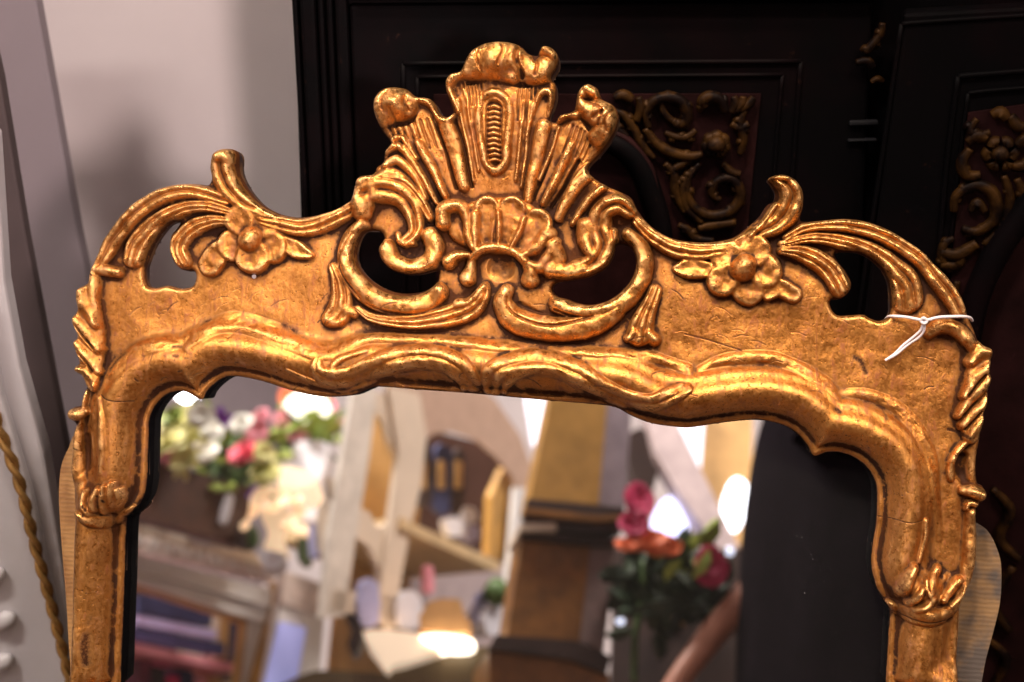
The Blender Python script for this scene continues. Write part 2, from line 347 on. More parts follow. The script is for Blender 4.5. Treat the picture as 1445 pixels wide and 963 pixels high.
WX = smooth_noise(11, 31)*.6+smooth_noise(3.2, 32)*.10; WY = smooth_noise(11, 33)*.6+smooth_noise(3.2, 34)*.10
HMOD = 1+.06*smooth_noise(7, 35)
def ribbon(pid, z, pts, hmax, w=None, prof='round', k=4.0, fl=3, tgt=None, cut=False, dirt=None, pw=.55):
    """one carved stroke: centre line with half width (and height) per point, in the zoom frame z"""
    ox, oy, sc = ZM[z]
    Q = []
    for p in pts:
        x, y = ox+p[0]/sc, oy+p[1]/sc
        ww = (p[2] if len(p) > 2 else w)/sc*(1.0 if cut else 1.20)
        hh = (p[3] if len(p) > 3 else hmax)*(1.0 if cut else .93)
        bx = int(np.clip((x-X0)/ST, 0, NX-1)); by = int(np.clip((y-Y0)/ST, 0, NY-1))
        x, y = comp(x, y, BASE_H[by, bx]+hh*.5)
        Q.append((x, y, ww, hh))
    if len(Q) == 1: Q = [Q[0], (Q[0][0]+.01, Q[0][1], Q[0][2], Q[0][3])]
    Q = catmull(Q, False, 5)
    wm = Q[:, 2].max()+2
    i0 = max(int((Q[:, 0].min()-wm-X0)/ST), 0); i1 = min(int((Q[:, 0].max()+wm-X0)/ST)+2, NX)
    j0 = max(int((Q[:, 1].min()-wm-Y0)/ST), 0); j1 = min(int((Q[:, 1].max()+wm-Y0)/ST)+2, NY)
    if i0 >= i1 or j0 >= j1: return
    gxx = PX[j0:j1, i0:i1].ravel(); gyy = PY[j0:j1, i0:i1].ravel()
    gxx = gxx+WX[j0:j1, i0:i1].ravel(); gyy = gyy+WY[j0:j1, i0:i1].ravel()
    best = np.full(gxx.shape, 1e9); tb = np.zeros_like(best); sg = np.ones_like(best); ww = np.ones_like(best); hh = np.zeros_like(best); ss = np.zeros_like(best)
    for s in range(len(Q)-1):
        a, b = Q[s], Q[s+1]; dx, dy = b[0]-a[0], b[1]-a[1]; L = dx*dx+dy*dy+1e-9
        x = gxx-a[0]; y = gyy-a[1]
        t = np.clip((x*dx+y*dy)/L, 0, 1); w_ = a[2]+(b[2]-a[2])*t
        d = np.hypot(x-t*dx, y-t*dy)/np.maximum(w_, .3)
        m = d < best
        best[m] = d[m]; ww[m] = w_[m]; hh[m] = (a[3]+(b[3]-a[3])*t)[m]
        cr = (dx*y-dy*x)/math.sqrt(L); sg[m] = np.clip(cr[m]/np.maximum(ww[m], .3), -1, 1); ss[m] = (s+t[m])/(len(Q)-1)
    m = best < 1
    t = np.clip(best, 0, 1); ts = sg
    if prof == 'round': f = (1-t*t)**pw
    elif prof == 'soft': f = (1-t*t)
    elif prof == 'flat': f = (1-t**6)**.5
    elif prof == 'flute':
        f = (1-t**4)**.5*(.62+.38*np.abs(np.sin(np.pi*fl*(ts+1)/2))**.8)*(.72+.28*np.sqrt(1-t*t))
    elif prof == 'channel': f = (1-t**8)**.5*(.55+.45*t*t)
    elif prof == 'cupR': f = (1-t**6)**.5*(.62+.38*ts)
    elif prof == 'cupL': f = (1-t**6)**.5*(.62-.38*ts)
    elif prof == 'petal': f = (1-t**5)**.5*(.60+.40*t**2)
    elif prof == 'leaf': f = (1-t**3)**.5*(.62+.38*np.abs(np.sin(np.pi*(ts+1)))**.7)
    f = np.nan_to_num(f)
    b = (hh*f)*HMOD[j0:j1, i0:i1].ravel()
    sub = O[j0:j1, i0:i1].ravel(); lab = LAB[j0:j1, i0:i1].ravel()
    if cut:
        sub = np.where(m, sub-b, sub)
    else:
        kk = k*np.clip(b/k, 0, 1)*np.clip(sub/k, 0, 1)+1e-6
        q = np.clip(.5+.5*(b-sub)/kk, 0, 1)
        sm = sub*(1-q)+b*q+kk*q*(1-q)
        win = m & (b > sub) & (b > 1.5)
        lab = np.where(win, pid, lab)
        sub = np.where(m, sm, sub)
    O[j0:j1, i0:i1] = sub.reshape(j1-j0, i1-i0); LAB[j0:j1, i0:i1] = lab.reshape(j1-j0, i1-i0)
def stain(z, pts, w, amt=1.0):
    ox, oy, sc = ZM[z]; Q = catmull([(ox+p[0]/sc, oy+p[1]/sc) for p in pts], False, 5)
    i0 = max(int((Q[:, 0].min()-w-X0)/ST), 0); i1 = min(int((Q[:, 0].max()+w-X0)/ST)+2, NX)
    j0 = max(int((Q[:, 1].min()-w-Y0)/ST), 0); j1 = min(int((Q[:, 1].max()+w-Y0)/ST)+2, NY)
    x = PX[j0:j1, i0:i1]; y = PY[j0:j1, i0:i1]; d = np.full(x.shape, 1e9)
    for a, b in zip(Q[:-1], Q[1:]):
        v = b-a; L = v.dot(v)+1e-9; t = np.clip(((x-a[0])*v[0]+(y-a[1])*v[1])/L, 0, 1)
        d = np.minimum(d, np.hypot(x-a[0]-t*v[0], y-a[1]-t*v[1]))
    DIRT[j0:j1, i0:i1] = np.maximum(DIRT[j0:j1, i0:i1], amt*np.clip(1.3-d/w, 0, 1))

# ---- part ids
MOULD = part('moulding'); PANEL = part('panel'); STILE_L = part('stile'); STILE_R = part('stile')
# ---- left wing
a1 = part('scroll'); a2 = part('scroll'); a3 = part('scroll'); horn = part('leaf_tip'); rail = part('reeded_band')
ribbon(a1, 'Z3', [(735, 300, 24), (600, 258, 34), (480, 266, 38), (380, 312, 40), (290, 392, 40), (220, 475, 36), (180, 550, 30), (150, 605, 26)], 19, prof='flute', fl=2)
ribbon(a2, 'Z3', [(745, 345, 18), (640, 322, 24), (540, 335, 30), (450, 378, 36), (375, 440, 42), (325, 500, 44), (310, 555, 42)], 20, prof='flute', fl=3)
ribbon(a3, 'Z3', [(745, 392, 18), (680, 388, 28), (610, 408, 34), (550, 452, 38), (516, 515, 40), (535, 572, 36)], 19, prof='flute', fl=3)
ribbon(horn, 'Z3', [(960, 375, 16, 12), (880, 340, 26, 16), (800, 300, 42, 20), (745, 240, 50, 22), (715, 170, 52, 23), (716, 110, 50, 26)], 22, prof='flute', fl=2)
ribbon(horn, 'Z3', [(700, 105, 32), (722, 96, 40), (745, 108, 34)], 31, prof='round', pw=.8, k=6)
ribbon(rail, 'Z3', [(905, 385, 24), (980, 402, 36), (1080, 418, 40), (1180, 398, 40), (1290, 345, 34), (1330, 315, 24)], 17, prof='flute', fl=3)
def flower(z, cx, cy, petals, rc, hp, hc, nm='flower'):
    f = part(nm)
    for (x, y, r) in petals:
        p = part('petal', f)
        ribbon(p, z, [(x+(x-cx)*-.30, y+(y-cy)*-.30, r*.80), (x, y, r)], hp*(.92+.05*((x*7+y*3) % 5)), prof='petal', k=3.5)
    ribbon(f, z, [(cx, cy, rc*1.35)], hp*.55, prof='flat')
    c = part('flower_centre', f)
    ribbon(c, z, [(cx-4, cy+10, rc), (cx+6, cy-8, rc*.9)], hc, prof='round', k=2)
    return f
flower('Z3', 845, 468, [(795, 388, 62), (900, 402, 66), (935, 505, 68), (855, 548, 70), (765, 500, 64)], 54, 22, 34)
l1 = part('leaf'); l2 = part('leaf'); vol = part('volute')
ribbon(l1, 'Z3', [(705, 505, 26), (690, 545, 46), (660, 590, 46)], 17, prof='petal')
ribbon(l2, 'Z3', [(1000, 478, 20), (1050, 515, 34), (1105, 540, 18), (1125, 545, 6)], 15, prof='petal')
ribbon(vol, 'Z3', [(160, 612, 26), (200, 615, 26), (245, 622, 22)], 20, prof='round')
# ---- left edge ruffle
ruf = part('ruffled_edge')
ribbon(ruf, 'ZE', [(235, 95, 40), (225, 180, 46), (215, 270, 46), (225, 360, 40)], 17, prof='soft')
ribbon(ruf, 'ZE', [(180, 260, 60), (190, 400, 80), (200, 560, 85), (210, 700, 75), (215, 830, 55), (230, 900, 30)], 15, prof='flat')
for pts in ([(140, 245, 44), (165, 330, 60), (210, 410, 56), (240, 480, 36)], [(100, 440, 38), (150, 505, 60), (205, 575, 60), (260, 640, 40)], [(105, 605, 36), (150, 660, 56), (205, 720, 58), (255, 790, 38)], [(118, 780, 28), (175, 790, 42), (225, 840, 38), (240, 890, 24)]):
    ribbon(ruf, 'ZE', pts, 22, prof='round', k=6, pw=.8)
for pts in ([(120, 480), (180, 560), (250, 640)], [(115, 640), (180, 700), (240, 790)]):
    ribbon(ruf, 'ZE', pts, 7, w=9, cut=True)
kn = part('knob')
ribbon(kn, 'Z6', [(105, 168, 40), (150, 165, 38), (200, 150, 26, 14)], 26, prof='round')
rim = part('leaf_rim')
ribbon(rim, 'Z6', [(200, 20, 20, 10), (190, 90, 20, 12), (170, 230, 20, 12), (135, 300, 44), (132, 420, 52), (138, 560, 54), (160, 690, 50), (180, 800, 40), (205, 870, 28)], 12, prof='soft', k=5)
ribbon(rim, 'Z6', [(290, 60, 16, 3), (305, 200, 26, 5), (312, 380, 28, 6), (300, 560, 20, 4)], 6, prof='soft')
ribbon(rim, 'Z6', [(215, 330, 40, 5), (210, 420, 52, 8), (225, 520, 46, 5)], 8, cut=True, prof='soft')
cl = part('acanthus_tuft')
ribbon(cl, 'Z6', [(180, 800, 60, 6), (300, 800, 90, 10), (420, 780, 80, 6)], 10, prof='soft')
for pts in ([(275, 680, 24), (245, 760, 30), (240, 820, 26)], [(315, 660, 22), (300, 750, 28), (300, 840, 26)], [(355, 645, 24), (350, 740, 28), (365, 830, 26)], [(395, 690, 22), (415, 760, 30), (420, 830, 26)],
            [(200, 700, 24), (190, 780, 28), (215, 850, 24)]):
    ribbon(cl, 'Z6', pts, 19, prof='round', k=5, pw=.75)
ribbon(cl, 'Z6', [(150, 840, 24), (200, 885, 40), (280, 905, 46), (360, 885, 44), (440, 850, 34), (530, 800, 22)], 15, prof='round', pw=.8)
# ---- right wing
b1 = part('scroll'); b2 = part('scroll'); b3 = part('scroll'); horn2 = part('leaf_tip'); rail2 = part('reeded_band')
ribbon(b1, 'Z8', [(110, 140, 18), (200, 100, 26), (330, 75, 34), (470, 78, 38), (600, 105, 42), (740, 165, 46), (860, 250, 50), (950, 345, 50), (1030, 445, 50), (1080, 540, 44)], 19, prof='flute', fl=2)
ribbon(b2, 'Z8', [(90, 175, 18), (220, 150, 26), (350, 150, 32), (480, 178, 42), (600, 235, 56), (700, 315, 72), (775, 400, 82), (795, 470, 78)], 20, prof='flute', fl=3)
ribbon(b3, 'Z8', [(90, 215, 22), (190, 222, 38), (290, 268, 50), (375, 335, 56), (420, 415, 52)], 19, prof='flute', fl=3)
ribbon(horn2, 'Z4', [(560, 360, 18, 10), (660, 325, 30, 14), (745, 285, 42, 19), (805, 225, 52, 22), (830, 155, 52, 24), (805, 95, 40, 26), (752, 74, 24, 26)], 22, prof='flute', fl=2)
ribbon(horn2, 'Z4', [(735, 72, 16), (770, 66, 18), (810, 72, 16)], 29, prof='round')
ribbon(horn2, 'Z4', [(640, 330, 12), (700, 270, 14), (755, 190, 14)], 20, prof='round')
ribbon(rail2, 'Z4', [(125, 265, 20), (200, 332, 36), (300, 380, 42), (400, 396, 42), (490, 392, 34)], 17, prof='flute', fl=3)
flower('Z4', 605, 470, [(530, 415, 68), (655, 402, 68), (700, 490, 70), (625, 570, 66), (518, 530, 66)], 56, 22, 34)
l3 = part('leaf'); l4 = part('leaf'); vol2 = part('volute')
ribbon(l3, 'Z4', [(305, 478, 14), (365, 475, 40), (440, 482, 34)], 16, prof='petal')
ribbon(l4, 'Z4', [(715, 595, 26), (770, 565, 38), (835, 595, 34)], 16, prof='petal')
ribbon(vol2, 'ZF', [(110, 200, 40, 14), (180, 155, 48, 20), (265, 150, 52), (335, 190, 52), (385, 245, 46), (420, 320, 36, 16)], 23, prof='round')
ruf2 = part('ruffled_edge')
ribbon(ruf2, 'ZF', [(480, 320, 50), (470, 450, 80), (440, 600, 85), (420, 740, 80), (410, 860, 70), (400, 940, 50)], 15, prof='flat')
for pts in ([(555, 340, 50), (470, 350, 56), (400, 410, 44)], [(540, 440, 50), (450, 505, 58), (390, 590, 48), (345, 660, 30)], [(545, 545, 46), (445, 620, 56), (370, 710, 48), (310, 790, 30)],
            [(525, 680, 46), (435, 770, 54), (350, 860, 42)], [(500, 820, 40), (435, 890, 46), (390, 950, 34)]):
    ribbon(ruf2, 'ZF', pts, 22, prof='round', k=6, pw=.8)
for pts in ([(500, 500), (430, 570), (370, 650)], [(500, 620), (420, 700), (340, 790)], [(470, 760), (400, 840), (350, 890)]):
    ribbon(ruf2, 'ZF', pts, 7, w=9, cut=True)
kn2 = part('knob')
ribbon(kn2, 'ZG', [(478, 500, 46), (420, 478, 42), (350, 465, 28, 14)], 27, prof='round')
ribbon(kn2, 'ZG', [(440, 570, 26), (390, 560, 26), (370, 600, 18)], 16, prof='round')
rim2 = part('leaf_rim')
ribbon(rim2, 'ZG', [(400, 95, 22, 12), (310, 180, 26, 14), (265, 280, 26, 12), (270, 380, 22, 9)], 14, prof='round')
ribbon(rim2, 'ZG', [(350, 230, 50, 8), (350, 330, 55, 10), (370, 400, 40, 6)], 10, cut=True, prof='soft')
ribbon(rim2, 'ZR', [(1150, 20, 34), (1150, 150, 40), (1140, 290, 42), (1105, 400, 38), (1070, 480, 30)], 13, prof='round', pw=.85)
ribbon(rim2, 'ZR', [(900, 60, 16, 6), (890, 180, 18, 8), (860, 290, 12, 5)], 8, prof='soft')
cl2 = part('acanthus_tuft')
ribbon(cl2, 'ZR', [(800, 430, 70, 7), (940, 450, 95, 12), (1060, 430, 60, 8)], 10, prof='soft')
for pts in ([(835, 325, 26), (800, 390, 36), (770, 450, 34)], [(880, 440, 22), (850, 490, 26), (800, 520, 24)], [(960, 335, 28), (935, 400, 34), (925, 460, 28)], [(1075, 390, 30), (1040, 430, 36), (1000, 490, 30)],
            [(900, 390, 18), (905, 440, 20), (930, 500, 22)], [(940, 490, 24), (900, 540, 26), (830, 560, 22)], [(1110, 420, 20), (1090, 480, 24), (1040, 530, 24)]):
    ribbon(cl2, 'ZR', pts, 20, prof='round', k=5, pw=.75)
ribbon(cl2, 'ZR', [(690, 520, 22), (780, 565, 38), (870, 590, 42), (960, 588, 42), (1030, 555, 34), (1090, 500, 26)], 15, prof='round', pw=.8)
ribbon(cl2, 'ZR', [(690, 545, 8, 3), (780, 608, 12), (880, 632, 14), (970, 625, 12), (1040, 585, 9)], 8, prof='round')

# ---- moulding: pair of leaves over the middle
m1 = part('carved_leaf'); m2 = part('carved_leaf')
ribbon(m1, 'ZB', [(160, 165, 14, 5), (165, 205, 24, 9), (205, 228, 32), (275, 226, 34), (340, 198, 36), (410, 168, 38), (500, 152, 38), (590, 162, 38), (650, 198, 36), (684, 238, 32)], 13, prof='flute', fl=2, k=3)
ribbon(m1, 'ZB', [(430, 195, 9, 6), (520, 180, 12), (590, 190, 14), (640, 225, 16), (660, 255, 14)], 11, prof='round')
ribbon(m1, 'ZB', [(560, 225, 60, 8), (480, 225, 50, 7)], 7, cut=True, prof='soft')
ribbon(m1, 'ZB', [(330, 130, 8, 3), (240, 160, 12), (215, 190, 10)], 7, prof='round')
ribbon(m1, 'ZB', [(60, 200, 5, 3), (160, 245, 10), (260, 262, 10), (340, 240, 8)], 7, prof='round')
ribbon(m2, 'ZB', [(752, 252, 32), (762, 212, 36), (815, 182, 38), (890, 170, 38), (980, 182, 38), (1055, 215, 34), (1130, 262, 30), (1210, 298, 28), (1300, 312, 26, 10), (1370, 292, 22, 8), (1420, 262, 16, 5)], 13, prof='flute', fl=2, k=3)
ribbon(m2, 'ZB', [(795, 262, 14), (830, 222, 14), (900, 200, 12), (980, 205, 10), (1050, 235, 7, 5)], 11, prof='round')
ribbon(m2, 'ZB', [(900, 245, 50, 8), (980, 245, 50, 7)], 7, cut=True, prof='soft')
ribbon(m2, 'ZB', [(1240, 290, 8, 4), (1300, 290, 10), (1370, 262, 10), (1400, 250, 8)], 8, prof='round')
# long reeds along the moulding top
rd = part('reed')
_rb = ribbon
def ribbon(*a, **k):
    if a[0] == rd:
        k['prof'] = 'soft'; k['k'] = 5; a = (a[0], a[1], [tuple([p[0], p[1], p[2]*1.7]+[q*.8 for q in p[3:]]) for p in a[2]], a[3]*.85)
    return _rb(*a, **k)
ribbon(rd, 'Z5', [(310, 610, 12, 3), (360, 540, 22), (450, 470, 26), (560, 435, 24), (680, 430, 12, 3)], 6, prof='round')
ribbon(rd, 'Z5', [(740, 445, 12, 3), (820, 370, 24), (930, 312, 28), (1060, 305, 30), (1200, 350, 30), (1330, 412, 26), (1440, 470, 22)], 7, prof='round')
ribbon(rd, 'P', [(440, 497, 4.5), (470, 500, 4.5), (520, 478, 4), (600, 479, 4.5), (700, 486, 4.5), (800, 493, 4.5), (880, 499, 4), (930, 508, 4), (970, 521, 4)], 6, prof='round')
ribbon(rd, 'P', [(985, 521, 2, 3), (1030, 507, 4.5), (1080, 505, 5), (1120, 515, 5), (1160, 538, 4.5), (1183, 560, 3, 3)], 7, prof='round')
ribbon(rd, 'P', [(1185, 556, 3, 3), (1220, 556, 4), (1260, 573, 5), (1290, 600, 5), (1312, 640, 5), (1322, 700, 4), (1325, 760, 3, 2)], 6, prof='round')

# ---- scrolls below the shell
c1 = part('scroll'); c2 = part('scroll'); hl = part('husk_leaf')
ribbon(c1, 'Z2', [(205, 222, 26), (158, 280, 32), (140, 350, 36), (160, 430, 38), (215, 500, 38), (300, 548, 38), (390, 560, 38), (470, 540, 38), (515, 500, 36)], 23, prof='round', pw=.6)
ribbon(c1, 'Z2', [(230, 545, 4, 3), (320, 585, 5), (420, 596, 5), (500, 575, 4, 3)], 5, cut=True)
ribbon(c2, 'Z2', [(185, 560, 12), (240, 598, 18), (330, 622, 22), (440, 618, 32), (550, 596, 42), (640, 565, 42), (690, 520, 30), (702, 485, 24)], 20, prof='flute', fl=3)
ribbon(c2, 'Z2', [(600, 545, 22), (640, 540, 20), (680, 500, 18), (705, 475, 18)], 23, prof='round')
ribbon(hl, 'Z2', [(88, 398, 20), (112, 450, 30), (122, 520, 40), (108, 580, 46), (72, 606, 30)], 16, prof='flute', fl=3)
ribbon(hl, 'Z2', [(130, 560, 26), (172, 578, 24)], 15, prof='round', pw=.7)
ribbon(hl, 'Z2', [(60, 606, 22), (84, 612, 24)], 18, prof='round', pw=.7)
ribbon(c1, 'Z2', [(180, 260, 4, 3), (120, 300+60, 5), (138, 440, 5), (200, 522, 5)], 5, cut=True)
d1 = part('scroll'); d2 = part('scroll'); hl2 = part('husk_leaf')
ribbon(d1, 'Z2', [(1290, 262, 24), (1335, 310, 34), (1352, 380, 38), (1330, 460, 40), (1270, 535, 40), (1180, 575, 38), (1080, 575, 34), (1000, 548, 32)], 23, prof='round', pw=.6)
ribbon(d1, 'Z2', [(990, 570, 5), (1080, 602, 5), (1170, 602, 5), (1250, 560, 4, 3)], 6, cut=True)
ribbon(d2, 'Z2', [(795, 492, 24), (778, 545, 36), (820, 605, 46), (910, 640, 48), (1030, 650, 46), (1140, 630, 42), (1230, 585, 32), (1290, 530, 20)], 24, prof='round')
ribbon(d2, 'Z2', [(845, 560, 26, 4), (930, 595, 18, 3)], 5, cut=True, prof='soft')
ribbon(hl2, 'Z2', [(1398, 492, 24), (1378, 545, 28), (1352, 610, 40), (1338, 665, 50)], 17, prof='flute', fl=3)
ribbon(hl2, 'Z2', [(1372, 670, 22), (1392, 694, 26)], 18, prof='round', pw=.7)
ribbon(hl2, 'Z2', [(1310, 660, 20), (1290, 682, 18)], 16, prof='round', pw=.7)
ribbon(d2, 'Z2', [(800, 520, 4, 3), (815, 575, 5), (900, 622, 6), (1030, 632, 6), (1150, 600, 4, 3)], 5, cut=True)
ribbon(d1, 'Z2', [(1300, 300, 4, 3), (1320, 370, 5), (1300, 450, 5), (1240, 520, 4, 3)], 4, cut=True)
# ---- inner scrolls and acanthus left
e1 = part('scroll'); e2 = part('acanthus_leaf')
ribbon(e1, 'Z2', [(480, 265, 34), (500, 320, 34), (475, 375, 34), (400, 402, 34), (330, 375, 38), (305, 322, 36)], 25, prof='round')
ribbon(e2, 'Z2', [(200, 150, 40), (215, 95, 46), (290, 80, 50), (370, 105, 48), (415, 180, 38), (422, 250, 30), (385, 290, 24)], 23, prof='flute', fl=2)
ribbon(e2, 'Z2', [(205, 140, 44), (200, 165, 40)], 27, prof='round')
ribbon(e2, 'Z2', [(200, 50, 26), (235, 40, 34), (250, 90, 26)], 23, prof='round')
ribbon(e2, 'Z2', [(350, 265, 12), (365, 295, 14), (420, 300, 10)], 20, prof='round')
ribbon(e2, 'Z2', [(300, 40, 18), (370, 50, 24), (430, 110, 24), (480, 190, 18)], 19, prof='flute', fl=2)
# right acanthus
f1 = part('acanthus_leaf'); f2 = part('scroll')
ribbon(f1, 'Z2', [(1290, 165, 30), (1240, 140, 40), (1185, 170, 42), (1172, 240, 48), (1190, 310, 46), (1150, 380, 44), (1060, 415, 38)], 23, prof='flute', fl=2)
ribbon(f1, 'Z2', [(1120, 235, 38), (1115, 290, 30), (1145, 350, 22)], 25, prof='round')
ribbon(f1, 'Z2', [(1230, 250, 14), (1232, 310, 14), (1200, 380, 14), (1120, 425, 14)], 24, prof='round')
ribbon(f1, 'Z2', [(1200, 130, 16), (1260, 120, 16), (1300, 150, 18)], 25, prof='round')
ribbon(f2, 'Z2', [(980, 310, 32), (1000, 370, 34), (970, 400, 36)], 24, prof='round')
ribbon(f2, 'Z2', [(975, 395, 34), (1040, 415, 30), (1110, 405, 26)], 24, prof='round')
# ---- small palmette
g0 = part('palmette')
ribbon(g0, 'Z2', [(620, 230, 60, 14), (710, 225, 95, 18), (840, 235, 95, 18), (910, 300, 70, 15)], 18, prof='flat')
for pts, h, pf in (([(672, 325, 18), (664, 250, 28), (666, 185, 30)], 29, 'round'), ([(715, 312, 18), (706, 230, 34), (712, 155, 46)], 28, 'channel'), ([(762, 305, 12), (764, 225, 16), (762, 175, 14)], 31, 'round'), ([(782, 308, 18), (806, 230, 36), (818, 160, 48)], 28, 'channel'),
               ([(815, 318, 12), (852, 250, 16), (866, 195, 14)], 31, 'round'), ([(835, 328, 18), (885, 272, 38), (920, 215, 52)], 28, 'channel'), ([(862, 348, 18), (915, 318, 32), (955, 268, 38)], 27, 'round')):
    r_ = part('lobe', g0); ribbon(r_, 'Z2', pts, h, prof=pf, k=4, pw=.7)
r_ = part('curl', g0); ribbon(r_, 'Z2', [(535, 215, 32), (540, 160, 32), (600, 150, 28), (632, 200, 24), (640, 270, 20), (660, 320, 14)], 28, prof='round')
r_ = part('arched_rim', g0); ribbon(r_, 'Z2', [(655, 360, 14), (690, 325, 18), (755, 312, 20), (825, 328, 20), (870, 370, 20)], 29, prof='round')
for pts in ([(640, 345, 14), (590, 350, 22), (560, 375, 28)], [(655, 360, 16), (648, 400, 20), (635, 440, 30)], [(870, 370, 18), (890, 410, 26), (890, 445, 34)], [(880, 380, 18), (930, 395, 28), (975, 350, 32), (990, 300, 24)]):
    r_ = part('leaf', g0); ribbon(r_, 'Z2', pts, 24, prof='round', k=1.5)
ribbon(g0, 'Z2', [(770, 400, 60, 8)], 7, cut=True, prof='soft')

# ---- crown fan
fan = part('crest_shell')
ribbon(fan, 'ZA', [(748, 640, 120, 4), (750, 420, 150, 9), (755, 240, 170, 10)], 9, prof='soft')
ribbon(fan, 'ZA', [(560, 640, 50, 3), (470, 480, 80, 7), (380, 360, 90, 9)], 8, prof='soft')
ribbon(fan, 'ZA', [(930, 680, 50, 3), (1040, 520, 80, 7), (1120, 420, 80, 9)], 8, prof='soft')
for pts in ([(575, 360, 9), (610, 470, 9), (652, 640, 6)], [(968, 385, 9), (915, 560, 9), (868, 690, 6)], [(515, 400, 7), (545, 500, 7), (590, 650, 5)], [(1000, 420, 7), (960, 560, 7), (905, 700, 5)], [(460, 540, 6), (500, 620, 6), (530, 700, 4)], [(1085, 540, 7), (1030, 640, 7), (975, 730, 5)]):
    ribbon(fan, 'ZA', [(p[0], p[1], p[2]*1.25) for p in pts], 9, cut=True, prof='soft')
for pts, h, pf in (([(432, 462, 18), (485, 560, 20), (548, 685, 14)], 14, 'round'), ([(545, 385, 30), (575, 480, 29), (620, 640, 20)], 11, 'flat'), ([(596, 290, 9), (630, 450, 9), (662, 620, 6)], 8, 'round'), ([(622, 250, 8), (652, 400, 8), (682, 580, 6)], 8, 'round'),
               ([(868, 300, 9), (852, 450, 9), (832, 620, 7)], 8, 'round'), ([(893, 300, 8), (878, 470, 8), (855, 650, 6)], 8, 'round'), ([(946, 398, 27), (918, 520, 26), (880, 700, 18)], 11, 'flat'), ([(1062, 470, 18), (1012, 575, 18), (945, 715, 12)], 15, 'round'),
               ([(1122, 598, 25), (1062, 660, 25), (1005, 775, 16)], 13, 'flat'), ([(1188, 645, 14), (1125, 705, 16), (1065, 800, 12)], 12, 'round'), ([(1010, 400, 7), (985, 480, 8), (930, 620, 6)], 8, 'round'), ([(1150, 540, 12), (1090, 590, 12), (1035, 680, 9)], 9, 'round')):
    r_ = part('rib', fan); ribbon(r_, 'ZA', pts, h*1.35, prof='round', k=3.5, pw=.5 if pf == 'flat' else .75)
r_ = part('looped_rib', fan)
ribbon(r_, 'ZA', [(880, 440, 8), (902, 340, 11), (930, 272, 13), (962, 258, 14), (980, 285, 12), (972, 350, 10)], 13, prof='round')
ov = part('oval_rim', fan)
ribbon(ov, 'ZA', [(692, 470, 16), (684, 370, 17), (694, 295, 18), (745, 262, 19), (798, 290, 19), (808, 370, 18), (800, 470, 18), (788, 545, 18), (750, 580, 20), (712, 545, 17), (697, 480, 16)], 15, prof='round')
ribbon(fan, 'ZA', [(748, 330, 34, 6), (745, 540, 30, 6)], 6, cut=True, prof='flat')
for i in range(11):
    y = 322+i*21.5
    r_ = part('bead', fan); ribbon(r_, 'ZA', [(726, y+3, 7), (747, y-3, 8), (766, y+3, 7)], 9, prof='round', k=.6)
for pts in ([(300, 500, 14), (350, 480, 18), (405, 530, 18), (470, 640, 14), (510, 710, 10)], [(300, 560, 18), (350, 540, 22), (410, 590, 20), (465, 690, 14)], [(270, 610, 22), (330, 590, 24), (400, 640, 22), (450, 720, 16)], [(330, 455, 14), (370, 450, 14), (430, 530, 12)]):
    r_ = part('fold', fan); ribbon(r_, 'ZA', pts, 16, prof='round', k=3, pw=.7)
# fine gouge cuts under the curls
for k in range(8):
    x = 310+k*26; ribbon(fan, 'ZA', [(x, 400-k*5, 6), (x+22, 450-k*4, 6), (x+44, 500-k*2, 3)], 3.0, cut=True)
for k in range(6):
    x = 620+k*14; ribbon(fan, 'ZA', [(x, 225, 5), (x+8, 275, 5), (x+12, 320, 3)], 3.2, cut=True)
for k in range(5):
    x = 850+k*16; ribbon(fan, 'ZA', [(x, 228, 5), (x-3, 300, 5), (x-8, 380, 3)], 3.0, cut=True)
for k in range(6):
    x = 1068+k*16; ribbon(fan, 'ZA', [(x, 400+k*9, 6), (x-18, 450+k*8, 6), (x-44, 510+k*6, 3)], 3.0, cut=True)
for pts in ([(275, 405, 12), (340, 390, 14), (400, 375, 13), (425, 325, 10)], [(640, 222, 10), (720, 212, 12), (800, 222, 12), (880, 232, 12), (960, 215, 10)], [(1085, 345, 10), (1120, 385, 12), (1150, 440, 12), (1150, 480, 8)]):
    ribbon(fan, 'ZA', pts, 9, cut=True, prof='soft')
q1 = part('curled_lip', fan); q2 = part('curled_lip', fan); q3 = part('curled_lip', fan)
ribbon(q1, 'ZA', [(300, 345, 46, 28), (312, 305, 66, 40), (350, 300, 66, 40), (390, 315, 36, 28)], 40, prof='round', pw=.75, k=6)
ribbon(q1, 'ZA', [(290, 380, 24, 20), (275, 330, 28, 28)], 26, prof='round')
ribbon(q1, 'ZA', [(420, 290, 16), (470, 300, 18), (500, 335, 16), (520, 370, 14), (555, 375, 14), (572, 355, 12)], 17, prof='round')
ribbon(q2, 'ZA', [(560, 215, 24, 22), (585, 190, 26, 24), (620, 185, 20, 20)], 24, prof='round')
ribbon(q2, 'ZA', [(640, 170, 34, 26), (680, 135, 68, 38), (740, 122, 80, 44), (800, 122, 68, 40), (835, 150, 48, 30)], 44, prof='round', pw=.8, k=8)
ribbon(q2, 'ZA', [(740, 185, 34, 24), (815, 195, 34, 24)], 26, prof='soft', k=8)
ribbon(q2, 'ZA', [(875, 140, 34, 22), (900, 175, 48, 28), (945, 165, 44, 28), (968, 120, 32, 24)], 28, prof='round', pw=.75, k=6)
ribbon(q2, 'ZA', [(950, 90, 24), (985, 110, 20)], 32, prof='round')
ribbon(q2, 'ZA', [(560, 250, 14), (580, 300, 12), (600, 340, 10)], 13, prof='round')
